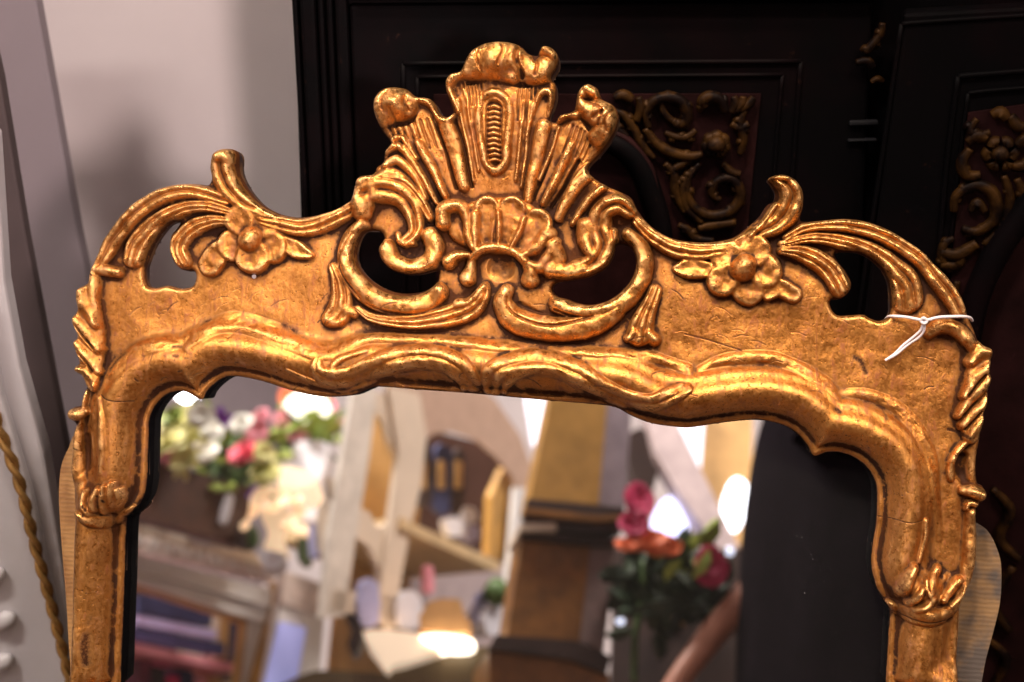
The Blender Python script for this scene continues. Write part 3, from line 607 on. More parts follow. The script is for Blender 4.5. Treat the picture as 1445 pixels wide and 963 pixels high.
ribbon(q3, 'ZA', [(1110, 250, 26, 22), (1095, 300, 24, 24), (1125, 330, 38, 28), (1175, 350, 54, 34), (1200, 395, 52, 32), (1170, 440, 40, 22)], 36, prof='round', pw=.75, k=6)
ribbon(q3, 'ZA', [(1120, 245, 24), (1150, 270, 24)], 28, prof='round')
ribbon(q3, 'ZA', [(1010, 370, 12), (1045, 350, 16), (1080, 355, 18)], 17, prof='round')
ribbon(q3, 'ZA', [(1150, 370, 14, 6), (1180, 355, 12, 6)], 8, cut=True, prof='soft')

for pts, w_, h_ in (([(330, 250), (300, 290), (300, 340)], 7, 4), ([(395, 270), (385, 310), (395, 340)], 8, 5), ([(690, 90), (680, 130), (700, 190)], 6, 3), ([(850, 80), (838, 130), (862, 200)], 12, 9), ([(780, 70), (790, 110), (770, 160)], 7, 3.5),
                    ([(905, 120), (925, 160), (915, 200)], 8, 5), ([(1150, 320), (1180, 350), (1170, 400)], 8, 5), ([(1225, 350), (1195, 390), (1205, 430)], 7, 4), ([(1100, 290), (1130, 300), (1150, 285)], 7, 5)):
    ribbon(q2, 'ZA', pts, h_, w=w_, cut=True, prof='soft')
# ---- cracks, chips and dark patches
stain('Z5', [(280, 710), (320, 735), (380, 747), (450, 745)], 1.1)
stain('ZS', [(610, 830), (700, 835), (790, 850), (860, 840)], .9)
stain('ZG', [(245, 30), (300, 45), (380, 90)], 3.0)
stain('Z6', [(105, 385), (155, 408)], .9)
stain('Z3', [(110, 615), (140, 640)], 1.2)
stain('Z4', [(340, 775), (440, 800), (520, 825), (600, 850)], 1.4, .8)
stain('Z4', [(1110, 880), (1140, 900), (1160, 950)], 4.5, .75)
stain('ZS', [(620, 190), (660, 240), (670, 280)], 2.6, .6)
stain('ZR', [(700, 565), (800, 590), (900, 605), (1020, 600)], 1.0)
stain('Z5', [(320, 570), (350, 520), (400, 475)], 4.0, .7)
stain('Z5', [(690, 440), (730, 440)], 3.0, .6)
stain('Z5', [(700, 490), (720, 495)], 3.0, .6)
stain('Z5', [(480, 620), (492, 634)], 1.6, .9)
stain('Z5', [(720, 580), (740, 575)], 2.0, .8)
stain('Z5', [(560, 560), (580, 480)], .8, .6)
stain('ZS', [(385, 225), (405, 240)], 4.0, .8)
stain('P', [(131, 893), (130, 912), (132, 930)], 7.5, .75)
stain('P', [(134, 876), (136, 868)], 4.0, .5)
for (x, y) in ((262, 770), (278, 790), (255, 830), (350, 705), (375, 680), (380, 735)): stain('Z6', [(x, y), (x+4, y+12)], 1.6, 1.0)
for k in range(105):
    x = random.uniform(150, 1330); y = random.uniform(400, 560); a = random.uniform(-.9, -.3) if x < 700 else random.uniform(-.4, .7)
    l = random.uniform(4, 26); stain('P', [(x, y), (x+l*.5*math.cos(a), y+l*.5*math.sin(a)-1), (x+l*math.cos(a+.1), y+l*math.sin(a+.1))], random.uniform(.5, 1.2), random.uniform(.3, .85))

# ---- assemble heights
O = O+np.where(O > 4, smooth_noise(3.6, 51)*.55+smooth_noise(1.8, 52)*.22, 0)
TOT = H+O
inn = np.clip(-SD/7.0, 0, 1)
edge = np.sqrt(np.clip(1-(1-inn)**2, 0, 1))
far_from_open = np.clip((DG-10)/12, 0, 1)
low = np.minimum(TOT, H-12)
TOT = np.where(far_from_open > 0, TOT*(1-far_from_open)+far_from_open*(low+(TOT-low)*edge), TOT)
TOT = blur(TOT, .55)
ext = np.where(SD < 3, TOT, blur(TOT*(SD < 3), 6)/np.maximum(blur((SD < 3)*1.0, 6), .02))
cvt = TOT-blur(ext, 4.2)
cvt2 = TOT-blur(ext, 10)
CAV = np.clip((-cvt-.5)/3.0, 0, 1)*.9+np.clip((-cvt2-1.5)/7, 0, 1)*.8  # hollows of the height field: umber wash and painted recess shade
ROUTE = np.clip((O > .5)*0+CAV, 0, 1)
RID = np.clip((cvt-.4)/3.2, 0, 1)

# ---- vertices (mirror axes); points just outside the outline are pulled onto it
gyd, gxd = np.gradient(SD, ST)
gl = np.hypot(gxd, gyd)+1e-6
out = SD > 0
VX = np.where(out, PX-SD*gxd/gl, PX); VY = np.where(out, PY-SD*gyd/gl, PY)
def to_loc(vx, vy, hh):
    Pn = plane_pt(vx, vy, HN)+_n*((hh-HN)*S)[..., None]
    return loc(Pn)
VL = to_loc(VX, VY, TOT)
# normals from the height field
du = to_loc(PX+.5, PY, TOT)-to_loc(PX-.5, PY, TOT); dv = to_loc(PX, PY+.5, TOT)-to_loc(PX, PY-.5, TOT)
hy, hx = np.gradient(TOT, ST)
zz = np.zeros_like(hx)
tu = du+np.stack([zz, zz, hx*S], -1); tv = dv+np.stack([zz, zz, hy*S], -1)
NR = np.cross(tv, tu); NR /= np.linalg.norm(NR, axis=-1, keepdims=True)
ins = SD < 0
c_ins = ins[:-1, :-1].astype(int)+ins[1:, :-1]+ins[:-1, 1:]+ins[1:, 1:]
c_max = np.maximum(np.maximum(SD[:-1, :-1], SD[1:, :-1]), np.maximum(SD[:-1, 1:], SD[1:, 1:]))
CELL = (c_ins >= 1) & (c_max < 1.9)
lab = LAB.copy()
base_lab = np.where((DG < 78), MOULD, PANEL)
stl = (PY > 738) & (PX < 400) & (lab == 0); strr = (PY > 868) & (PX > 1000) & (lab == 0)
base_lab = np.where((PY > 742) & (PX < 400), STILE_L, base_lab); base_lab = np.where((PY > 866) & (PX > 1000), STILE_R, base_lab)
lab = np.where(lab == 0, base_lab, lab)
CL = lab[:-1, :-1]

mirror = bpy.data.objects.new('wall_mirror', None); COL.objects.link(mirror); mirror.empty_display_size = .1
ow = to_world(ORG); Uw, Vw, Nw = dir_world(_U), dir_world(_V), dir_world(_n)
mirror.matrix_world = Matrix([[Uw[0], Vw[0], Nw[0], ow[0]], [Uw[1], Vw[1], Nw[1], ow[1]], [Uw[2], Vw[2], Nw[2], ow[2]], [0, 0, 0, 1]])
mirror['label'] = 'ornate gilded rococo mirror with carved shell crest leaning against the black cabinet'; mirror['category'] = 'mirror'
IDX = np.arange(NY*NX).reshape(NY, NX)
VLf = VL.reshape(-1, 3); NRf = NR.reshape(-1, 3)
WEAR_SHADE = np.stack([CAV, RID, DIRT, np.ones_like(CAV)], -1).reshape(-1, 4)
def patch(name, sel, parent):
    jj, ii = np.nonzero(sel)
    if len(jj) < 6: return None
    q = np.stack([IDX[jj, ii], IDX[jj+1, ii], IDX[jj+1, ii+1], IDX[jj, ii+1]], -1)
    u, inv = np.unique(q.ravel(), return_inverse=True)
    f = inv.reshape(-1, 4)
    me = bpy.data.meshes.new(name)
    me.vertices.add(len(u)); me.vertices.foreach_set('co', VLf[u].ravel().astype(np.float32))
    me.loops.add(f.size); me.loops.foreach_set('vertex_index', f.ravel().astype(np.int32))
    me.polygons.add(len(f)); me.polygons.foreach_set('loop_start', (np.arange(len(f))*4).astype(np.int32))
    try: me.polygons.foreach_set('loop_total', np.full(len(f), 4, np.int32))
    except Exception: pass
    me.polygons.foreach_set('use_smooth', np.ones(len(f), bool))
    me.update(calc_edges=True)
    at = me.color_attributes.new('wear_shade', 'FLOAT_COLOR', 'POINT'); at.data.foreach_set('color', WEAR_SHADE[u].ravel().astype(np.float32))
    me.validate(clean_customdata=False)
    me.normals_split_custom_set_from_vertices(NRf[u].tolist())
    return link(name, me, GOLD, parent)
objs = {}
for i, (nm, par, lb) in enumerate(PARTS, 1):
    sel = CELL & (CL == i)
    p = objs.get(par) if par else mirror
    if p is None: p = mirror
    o = patch(nm, sel, p)
    if o is None and any(pp == i for _, pp, _ in PARTS):
        o = bpy.data.objects.new(nm, None); COL.objects.link(o); o.parent = p
    objs[i] = o
# ---- side walls of the carved board and its back
BACK = -17.0
def wall_strip(poly, htop, name, mat, lo=BACK, closed=True):
    p = poly; n = len(p)
    top = to_loc(p[:, 0], p[:, 1], htop if not np.isscalar(htop) else np.full(n, float(htop)))
    bot = to_loc(p[:, 0], p[:, 1], np.full(n, float(lo)))
    vs = np.concatenate([top, bot]); m = n if closed else n-1
    fs = [(i, (i+1) % n, n+(i+1) % n, n+i) for i in range(m)]
    return link(name, mesh_from(name, vs, fs), mat, mirror, smooth=True)
def samp(A, p):
    i = np.clip(((p[:, 0]-X0)/ST), 0, NX-1).astype(int); j = np.clip(((p[:, 1]-Y0)/ST), 0, NY-1).astype(int)
    return A[j, i]
HL = blur(H, 1.0)
op = OUTP
wall_strip(op, samp(HL, op)-11.0, 'board_edge', EDGE, lo=2)
for h in HOLES:
    q = prep(h, 26, 4); wall_strip(q, samp(HL, q)-11.0, 'board_edge', EDGE, lo=2)
wall_strip(OPNP, 7.6, 'sight_edge', RABBET, lo=-17.8)
# coarse board back
cs = 7
big = CELL[:(NY-1)//cs*cs, :(NX-1)//cs*cs].reshape((NY-1)//cs, cs, (NX-1)//cs, cs).all((1, 3))
jj, ii = np.nonzero(big)
q = np.stack([IDX[jj*cs, ii*cs], IDX[jj*cs, (ii+1)*cs], IDX[(jj+1)*cs, (ii+1)*cs], IDX[(jj+1)*cs, ii*cs]], -1)
u, inv = np.unique(q.ravel(), return_inverse=True)
bk = to_loc(PX.ravel()[u], PY.ravel()[u], np.full(len(u), 1.0))
link('board_back', mesh_from('board_back', bk, inv.reshape(-1, 4)), EDGE, mirror)
# ---- silvered glass
gp = to_loc(np.array([150., 1290, 1300, 130]), np.array([515., 560, 1330, 1330]), np.full(4, -18.0))
gb = to_loc(np.array([150., 1290, 1300, 130]), np.array([515., 560, 1330, 1330]), np.full(4, -26.0))
link('glass', mesh_from('glass', np.concatenate([gp, gb]), [(0, 3, 2, 1), (4, 5, 6, 7), (0, 1, 5, 4), (1, 2, 6, 5), (2, 3, 7, 6), (3, 0, 4, 7)]), GLASS, mirror)
# ---- lower run of the frame, out of the picture
def prism_loc(name, pts, h0, h1, mat, parent):
    a = np.array(pts, float); n = len(a)
    v = np.concatenate([to_loc(a[:, 0], a[:, 1], np.full(n, float(h0))), to_loc(a[:, 0], a[:, 1], np.full(n, float(h1)))])
    fs = [tuple(range(n)), tuple(range(2*n-1, n-1, -1))]+[(i, (i+1) % n, n+(i+1) % n, n+i) for i in range(n)]
    return link(name, mesh_from(name, v, fs), mat, parent)
prism_loc('lower_stile', [(104, 1009), (166, 1009), (162, 1272), (92, 1340)], -17, 44, GOLD, mirror)
prism_loc('lower_stile', [(1250, 1009), (1348, 1009), (1330, 1418), (1238, 1330)], -17, 44, GOLD, mirror)
prism_loc('bottom_rail', [(163, 1274), (1237, 1332), (1328, 1420), (92, 1342)], -17, 42, GOLD, mirror)
# sawn side boards standing out behind the stiles
wl = catmull([(112, 610), (100, 632), (92, 650), (88, 668), (86.5, 700), (88, 735), (92, 790), (97, 850), (100, 905), (103, 960), (103, 1100), (150, 1100), (150, 610)], True, 3)
prism_loc('side_board', [comp(x, y, -25) for x, y in wl], -52, -19, saw_wood((.30, .13, .04), (.50, .26, .09)), mirror)
wr = catmull([(1340, 720), (1378, 738), (1395, 752), (1408, 780), (1412, 805), (1410, 850), (1400, 893), (1390, 930), (1384, 963), (1375, 1010), (1370, 1100), (1310, 1100), (1310, 720)], True, 3)
prism_loc('side_board', [comp(x, y, -25) for x, y in wr], -52, -19, SAW, mirror)
# white speck of paint on the panel
cx_, cy_ = comp(358.5, 390.5, 26)
hh_ = TOT[int((cy_-Y0)/ST), int((cx_-X0)/ST)]
prism_loc('paint_speck', [(cx_+3*math.cos(t), cy_+3*math.sin(t)) for t in np.linspace(0, 6.283, 11)[:-1]], hh_-1, hh_+1.2, simple('chalk_speck', (.62, .56, .55), .7), mirror)

# ================================================================== surroundings
UPV = _up-2*_up.dot(_n)*_n                     # the up direction as the glass shows it
def basis(up):
    x = np.array([1.0, 0, 0]); x = x-x.dot(up)*up; x /= np.linalg.norm(x)
    return x, np.cross(up, x)
class Face:
    """an upright face of a piece of furniture: origin under a known sight line at a known distance"""
    def __init__(s, px, py, depth, vp=None, yaw=0.0, mirrored=False):
        s.m = mirrored; s.up = UPV if mirrored else _up
        X, Y = basis(s.up)
        if vp is not None:
            r = rays(*vp); yaw = math.atan2(r @ Y, r @ X)
        s.h = math.cos(yaw)*X+math.sin(yaw)*Y
        s.nr = -(-math.sin(yaw)*X+math.cos(yaw)*Y)
        s.o = rays(px, py)*depth
        base = s.final(s.o)
        s.fb = -base[2]                        # floor height below the origin
    def final(s, P):
        return to_world(reflect(P) if s.m else P)
    def ab(s, px, py, c=0.0):
        r = rays(px, py); t = ((s.o+s.nr*c) @ s.nr)/(r @ s.nr); P = r*t[..., None]-s.o
        a = P @ s.h; b = P @ s.up
        return a, np.maximum(b, s.fb+.002)
    def at(s, a, b, c):
        a, b, c = np.broadcast_arrays(np.asarray(a, float), b, c)
        return s.final(s.o+a[..., None]*s.h+b[..., None]*s.up+c[..., None]*s.nr)
    def pt(s, px, py, c=0.0):
        a, b = s.ab(np.array([px], float), np.array([py], float), c); return s.at(a, b, c)[0]
def thing(name, label, cat, at, group=None):
    return empty(name, label, cat, tuple(at), group)
def origin_of(o):
    v = Vector((0, 0, 0))
    while o is not None: v += o.location; o = o.parent
    return np.array(v)
def put(name, V, faces, mat, parent=None, smooth=False, **kw):
    V = np.asarray(V, float)
    if parent is not None: base = origin_of(parent)
    else: base = np.array([V[:, 0].mean(), V[:, 1].mean(), V[:, 2].min()])
    o = link(name, mesh_from(name, V-base, faces), mat, parent, smooth=smooth, **kw)
    if parent is None: o.location = tuple(base)
    return o
def bevel(o, w=.002, seg=2):
    b = o.modifiers.new('bevel', 'BEVEL'); b.width = w; b.segments = seg; b.limit_method = 'ANGLE'; return o
def slab(f, name, pts, c1, c0, mat, parent=None, n=0, bev=0, **kw):
    """solid whose front outline is pts (picture places) on sheet c1, going back to c0"""
    p = np.array(pts, float)
    if n: p = catmull(p, True, n)
    a, b = f.ab(p[:, 0], p[:, 1], c1); k = len(a)
    V = np.concatenate([f.at(a, b, c1), f.at(a, b, c0)])
    fs = [tuple(range(k)), tuple(range(2*k-1, k-1, -1))]+[(i, (i+1) % k, k+(i+1) % k, k+i) for i in range(k)]
    o = put(name, V, fs, mat, parent, **kw)
    if bev: bevel(o, bev)
    return o
def sweep(P, R, sides=8, flat=1.0, nrm=None):
    P = np.asarray(P, float); n = len(P); R = np.broadcast_to(np.asarray(R, float), (n,))
    T = np.gradient(P, axis=0); T /= np.linalg.norm(T, axis=1, keepdims=True)+1e-9
    ref = np.array(nrm if nrm is not None else [.13, .2, .97], float)
    V, Fc = [], []
    for i in range(n):
        a = np.cross(T[i], ref); a /= np.linalg.norm(a)+1e-9; b = np.cross(a, T[i])
        for k in range(sides):
            t = 2*math.pi*k/sides
            V.append(P[i]+R[i]*(math.cos(t)*a+math.sin(t)*b*flat))
    for i in range(n-1):
        for k in range(sides):
            k2 = (k+1) % sides
            Fc.append((i*sides+k, i*sides+k2, (i+1)*sides+k2, (i+1)*sides+k))
    Fc.append(tuple(range(sides))); Fc.append(tuple(range((n-1)*sides, n*sides)))
    return np.array(V), Fc
def stroke(f, name, z, pts, r, c, mat, parent, flat=.7, sides=6, **kw):
    ox, oy, sc = ZM[z] if isinstance(z, str) else z
    Q = catmull([(ox+p[0]/sc, oy+p[1]/sc, (p[2] if len(p) > 2 else r)) for p in pts], False, 5)
    a, b = f.ab(Q[:, 0], Q[:, 1], c)
    V = f.at(a, b, c); N_ = f.at(0., 0., 1.)-f.at(0., 0., 0.)
    W, Fc = sweep(V, Q[:, 2], sides, flat, N_)
    return put(name, W, Fc, mat, parent, smooth=True, **kw)
def ball(name, c, r, mat, parent=None, sq=(1, 1, 1), petals=0, seed=0, sub=2, **kw):
    bm = bmesh.new(); bmesh.ops.create_icosphere(bm, subdivisions=sub, radius=1)
    rr = random.Random(seed); ph = [rr.uniform(0, 6.28) for _ in range(6)]
    for v in bm.verts:
        p = v.co.copy(); k = 1.0
        if petals:
            th = math.atan2(p.y, p.x); ph_ = math.acos(max(-1, min(1, p.z)))
            k = .78+.24*math.sin(petals*th+ph[0]+3*ph_)*math.sin(ph_)+.14*math.sin(6*ph_+ph[1])
        else:
            k = 1+.06*math.sin(3*p.x+ph[0])+.05*math.sin(4*p.y+ph[1])+.05*math.sin(5*p.z+ph[2])
        v.co = p*k
    V = np.array([[v.co.x*sq[0], v.co.y*sq[1], v.co.z*sq[2]] for v in bm.verts])*r+np.asarray(c)
    Fc = [tuple(v.index for v in fc.verts) for fc in bm.faces]; bm.free()
    return put(name, V, Fc, mat, parent, smooth=True, **kw)
def emit(name, col, st):
    m, nt, b = new_mat(name); b.inputs['Emission Color'].default_value = (*col, 1); b.inputs['Emission Strength'].default_value = st
    b.inputs['Base Color'].default_value = (*col, 1); return m

# ---- materials of the surroundings
m_wall = simple('matt_wall_paint', (.79, .71, .70), .85, var=.05, scale=5, bmp=.06)
m_ceil = simple('ceiling_paint', (.42, .40, .44), .9, var=.03, scale=3, bmp=0)
m_room = simple('mauve_shop_wall_paint', (.34, .29, .31), .85, var=.06, scale=4, bmp=.05)
m_floor = simple('oak_floor', (.09, .05, .03), .5, var=.3, scale=4)
def lacquer():
    m, nt, b = new_mat('worn_black_lacquer')
    n1 = noise(nt, 9, 6, .6); n2 = noise(nt, 90, 5, .6)
    c = mixc(nt, ramp(nt, n1, [(.45, 0.0), (.75, 1.0)]), (.0025, .0022, .0026), (.0065, .0028, .0034))
    c = mixc(nt, ramp(nt, n2, [(.66, 0.0), (.74, .5)]), c, (.03, .014, .010))
    nt.links.new(c, b.inputs['Base Color']); b.inputs['Roughness'].default_value = .5; b.inputs['Specular IOR Level'].default_value = .035
    bump(nt, b, n2, .2, .0008); return m
m_lac = lacquer()
m_ox = simple('oxblood_ground', (.014, .004, .0042), .6, var=.4, scale=40, spec=.08)
def dull_gilt():
    m, nt, b = new_mat('dull_worn_gilt')
    n1 = noise(nt, 55, 5, .6)
    c = mixc(nt, ramp(nt, n1, [(.40, 0.0), (.66, 1.0)]), (.005, .002, .0015), (.050, .021, .004))
    nt.links.new(c, b.inputs['Base Color']); b.inputs['Roughness'].default_value = .55; b.inputs['Metallic'].default_value = .3; b.inputs['Specular IOR Level'].default_value = .12
    bump(nt, b, noise(nt, 260, 4), .4, .001); return m
m_gilt = dull_gilt()
m_white = simple('white_paint', (.58, .55, .56), .5, var=.05, scale=14, bmp=.05)
m_grey = simple('grey_lilac_paint', (.30, .25, .27), .6, var=.07, scale=6, bmp=.05)
m_gap_shade = simple('gap_shade_taupe', (.085, .06, .06), .7, var=.15, scale=8)  # dark tone standing in for shade between the leaning panels
m_rope = simple('gilt_rope', (.42, .23, .07), .45, .55, var=.3, scale=80)

# ---- room shell
def quad(name, pts, mat):
    v = np.array(pts, float); nrm = np.cross(v[1]-v[0], v[2]-v[0]); nrm /= np.linalg.norm(nrm)
    V = np.concatenate([v, v-nrm*.08]); k = 4
    fs = [(0, 1, 2, 3), (7, 6, 5, 4)]+[(i, (i+1) % k, k+(i+1) % k, k+i) for i in range(k)]
    return put(name, V, fs, mat, kind='structure')
RX0, RX1, RY0, RY1, RZ = -2.6, 2.7, -5.0, 1.42, 3.05
quad('floor', [(RX0, RY0, 0), (RX1, RY0, 0), (RX1, RY1, 0), (RX0, RY1, 0)], m_floor)
quad('ceiling', [(RX0, RY1, RZ), (RX1, RY1, RZ), (RX1, RY0, RZ), (RX0, RY0, RZ)], m_ceil)
quad('wall_behind_cabinet', [(RX0, RY1, 0), (RX1, RY1, 0), (RX1, RY1, RZ), (RX0, RY1, RZ)], m_wall)
quad('wall_left', [(RX0, RY0, 0), (RX0, RY1, 0), (RX0, RY1, RZ), (RX0, RY0, RZ)], m_room)
quad('wall_right', [(RX1, RY1, 0), (RX1, RY0, 0), (RX1, RY0, RZ), (RX1, RY1, RZ)], m_room)
quad('wall_far', [(RX1, RY0, 0), (RX0, RY0, 0), (RX0, RY0, RZ), (RX1, RY0, RZ)], m_wall)

# ---- black cabinet behind the mirror
ydepth = 1.135/float(rays(600., 300.) @ _Y)
fc = Face(600, 300, ydepth)
cab = thing('cabinet', 'black lacquered cabinet with gilt carved door panels standing behind the mirror', 'cabinet', fc.final(fc.o)*np.array([1, 1, 0]))
slab(fc, 'carcass', [(405, -330), (1900, -330), (1900, 1250), (470, 1250), (425, 305)], 0, -.27, m_lac, cab)
slab(fc, 'cornice', [(400, -330), (1300, -330), (1262, 2), (490, 2), (488, -6)], .022, .0005, m_lac, cab, bev=.004)
# reeded left stile: raised strips side by side
for (x0, x1, c) in ((408, 416, .010), (419, 441, .015), (444, 453, .011), (457, 466, .011), (469, 487, .016)):
    y = 1250; k = lambda x: x+(x-691)*-.2075*1.0
    def down(x): return x+(691-x)*(1250+0)/(4820)
    slab(fc, 'reed', [(x0, -330*0-60), (x1, -60), (down(x1), y), (down(x0), y)], c, -.001, m_lac, cab, bev=.003)
# left door: rails, nested mouldings, carved panel
door = slab(fc, 'door', [(492, 8), (1232, 3), (1150, 1250), (545, 1250)], .012, .0005, m_lac, cab, bev=.003)
def rim_frame(f, parent, rects, c, w, name='door_moulding', mat=None):
    for pts in rects:
        stroke(f, name, 'P', pts, w, c, mat or m_lac, parent, flat=.9)
rim_frame(fc, door, [[(571, 1000), (571, 500), (570, 300), (569, 90)], [(569, 90), (800, 89), (1130, 87)], [(1130, 87), (1118, 250), (1100, 500), (1070, 900)]], .0125, .0022)
rim_frame(fc, door, [[(592, 1000), (591, 500), (590, 300), (589, 109)], [(589, 109), (800, 108), (1104, 106)], [(1104, 106), (1092, 250), (1076, 500), (1050, 900)]], .0125, .0018)
pan = slab(fc, 'carved_panel', [(612, 134), (1074, 133), (1062, 250), (1048, 400), (1020, 900), (625, 900)], .014, .008, m_ox, door)
Z = (845, 100, 3.21)
def carve(f, parent, z, strokes, c=.018, mat=None):
    rr = random.Random(len(strokes)); sc = z[2] if not isinstance(z, str) else 1.0
    for st_ in strokes:
        P = st_[0]; n = len(P)
        stroke(f, 'carving', z, [(p[0], p[1], st_[1]*(.55+.75*math.sin(math.pi*(i+.6)/(n+.4)))) for i, p in enumerate(P)], st_[1], c, mat or m_gilt, parent, flat=.85)
        if n >= 4:
            Q = catmull(P, False, 3)
            for k in range(2, len(Q)-2, 2):
                d = Q[k+1]-Q[k-1]; d /= np.linalg.norm(d)+1e-6; nr = np.array([-d[1], d[0]])*(1 if k % 4 else -1)
                L = rr.uniform(7, 11)*sc
                stroke(f, 'carved_leaf', z, [(*Q[k], .003), (*(Q[k]+nr*L*.5+d*L*.35), .0036), (*(Q[k]+nr*L*.8+d*L*.95), .0012)], .003, c-.001, mat or m_gilt, parent, flat=1.1)
carve(fc, cab, Z, [([(225, 260), (215, 190), (255, 135), (330, 122), (385, 155), (398, 215), (365, 248), (335, 225)], .0040), ([(210, 262), (260, 330), (330, 372), (410, 390), (470, 380)], .0038),
  ([(575, 185), (548, 132), (500, 120), (470, 140), (482, 165)], .0042), ([(610, 118), (618, 150), (600, 190)], .003), ([(655, 118), (648, 150), (620, 185)], .003), ([(700, 120), (680, 150), (640, 180)], .003),
  ([(455, 420), (402, 500), (415, 600), (495, 655), (590, 640), (642, 570), (605, 492), (535, 500), (512, 556), (548, 588)], .0038), ([(430, 440), (385, 520), (395, 620), (470, 690)], .003),
  ([(450, 715), (520, 700), (620, 688)], .0038), ([(70, 125), (110, 112), (150, 135)], .004), ([(180, 120), (190, 170), (170, 230)], .003), ([(560, 420), (600, 460), (640, 470)], .003), ([(600, 240), (640, 260), (680, 240)], .003),
  ([(420, 400), (350, 440), (340, 460)], .003), ([(280, 140), (300, 200), (350, 240)], .0025), ([(60, 180), (110, 200), (150, 250), (190, 330), (250, 400)], .0032), ([(300, 420), (340, 470), (350, 560), (390, 640)], .0032), ([(660, 180), (640, 240), (655, 310), (640, 380)], .003), ([(300, 280), (345, 300), (400, 300), (440, 270)], .0028), ([(360, 700), (400, 720), (440, 760), (520, 770)], .003), ([(30, 200), (60, 240), (100, 280), (130, 300)], .003)])
for k in range(7):
    t = k*2*math.pi/7+.3; cxp, cyp = 530+38*math.cos(t), 335+36*math.sin(t)
    stroke(fc, 'carved_petal', Z, [(cxp-14*math.sin(t), cyp+14*math.cos(t)), (cxp+10*math.cos(t), cyp+10*math.sin(t)), (cxp+14*math.sin(t), cyp-14*math.cos(t))], .0042, .018, m_gilt, cab, flat=1.2)
ball('carved_bud', fc.pt(1010, 204, .022), .008, m_gilt, cab)
# ogee moulding crossing the carved panel
for w_, cc in ((0, .024),):
    stroke(fc, 'ogee_moulding', Z, [(-500, 330), (-200, 300), (0, 310), (110, 350), (190, 440), (235, 560), (270, 680), (300, 900)], .010, .018, m_lac, cab, flat=1.1)
    stroke(fc, 'ogee_moulding', Z, [(-500, 290), (-200, 262), (10, 268), (130, 312), (222, 420), (265, 550), (300, 680), (330, 900)], .003, .019, m_ox, cab, flat=1.6)
# interior strip with grey lock bars and a scrap of carving between the doors
slab(fc, 'lock_plate', [(1200, 172), (1240, 171), (1240, 177), (1199, 178)], .016, .010, simple('dull_steel', (.012, .012, .014), .7, .0, spec=.08), cab, bev=.001)
slab(fc, 'lock_plate', [(1198, 198), (1238, 197), (1237, 200), (1197, 201)], .016, .010, simple('dull_steel', (.010, .010, .012), .7, .0, spec=.08), cab, bev=.001)
carve(fc, cab, (1145, 0, 2.14), [([(215, 70), (205, 110), (170, 150), (160, 160)], .003), ([(135, 190), (170, 185), (185, 205)], .0028), ([(180, 250), (200, 240), (215, 250)], .0025)], .018)
# right door, swung a little open
fd = Face(1350, 300, ydepth*1.0-.055, yaw=-.20)
dr = slab(fd, 'open_door', [(1276, 19), (1620, 0), (1560, 1250), (1120, 1250), (1168, 800), (1222, 420), (1250, 200)], 0, -.02, m_lac, cab, bev=.003)
rim_frame(fd, dr, [[(1120, 1200), (1165, 800), (1215, 420), (1245, 220), (1272, 34)], [(1272, 34), (1340, 29), (1480, 20)]], .0, .002)
rim_frame(fd, dr, [[(1270, 900), (1302, 600), (1320, 420), (1335, 240), (1352, 108)], [(1352, 108), (1400, 104), (1480, 98)]], .001, .0024)
rim_frame(fd, dr, [[(1288, 900), (1318, 600), (1334, 420), (1350, 260), (1366, 132)], [(1366, 132), (1400, 128), (1480, 122)]], .001, .0018)
slab(fd, 'carved_panel', [(1366, 160), (1500, 140), (1500, 1100), (1290, 1100), (1325, 600), (1345, 350)], .0025, -.004, m_ox, dr)
Z2_ = (1145, 0, 2.14)
carve(fd, cab, Z2_, [([(430, 640), (440, 590), (500, 560), (550, 590), (555, 660), (500, 700), (455, 690)], .0042), ([(480, 640), (500, 610), (525, 640)], .003), ([(545, 350), (570, 340), (590, 360)], .004), ([(600, 350), (620, 380), (640, 385)], .004),
  ([(580, 530), (600, 600), (580, 680), (520, 740)], .0032), ([(390, 760), (440, 770), (500, 735)], .0045), ([(390, 800), (440, 800), (450, 770)], .004), ([(480, 450), (455, 490), (470, 530), (510, 530)], .004), ([(470, 430), (500, 410), (530, 420)], .004),
  ([(440, 850), (430, 900), (450, 950)], .003), ([(620, 440), (645, 420), (660, 430)], .004), ([(600, 500), (640, 500), (670, 470)], .004), ([(620, 540), (640, 600), (620, 680), (590, 740)], .0035), ([(500, 360), (480, 390), (500, 410), (540, 400)], .003), ([(430, 720), (400, 740), (395, 780), (420, 820)], .003), ([(640, 640), (600, 720), (560, 800), (520, 860)], .0026)], .005)
for k in range(6):
    t = k*math.pi/3; cxp, cyp = 570+34*math.cos(t), 465+34*math.sin(t)
    stroke(fd, 'carved_petal', Z2_, [(cxp-12*math.sin(t), cyp+12*math.cos(t)), (cxp+8*math.cos(t), cyp+8*math.sin(t)), (cxp+12*math.sin(t), cyp-12*math.cos(t))], .0046, .005, m_gilt, cab, flat=1.2)
ball('carved_bud', fd.pt(1411, 217, .008), .007, m_gilt, cab)
stroke(fd, 'ogee_moulding', Z2_, [(700, 560), (600, 700), (540, 800), (490, 930), (450, 1150)], .011, .006, m_lac, cab, flat=1.1)
carve(fd, cab, 'P', [([(1400, 690), (1425, 720), (1410, 760), (1440, 790)], .004), ([(1430, 800), (1400, 850), (1425, 890)], .004), ([(1390, 900), (1420, 930), (1400, 970)], .0035)], .005)

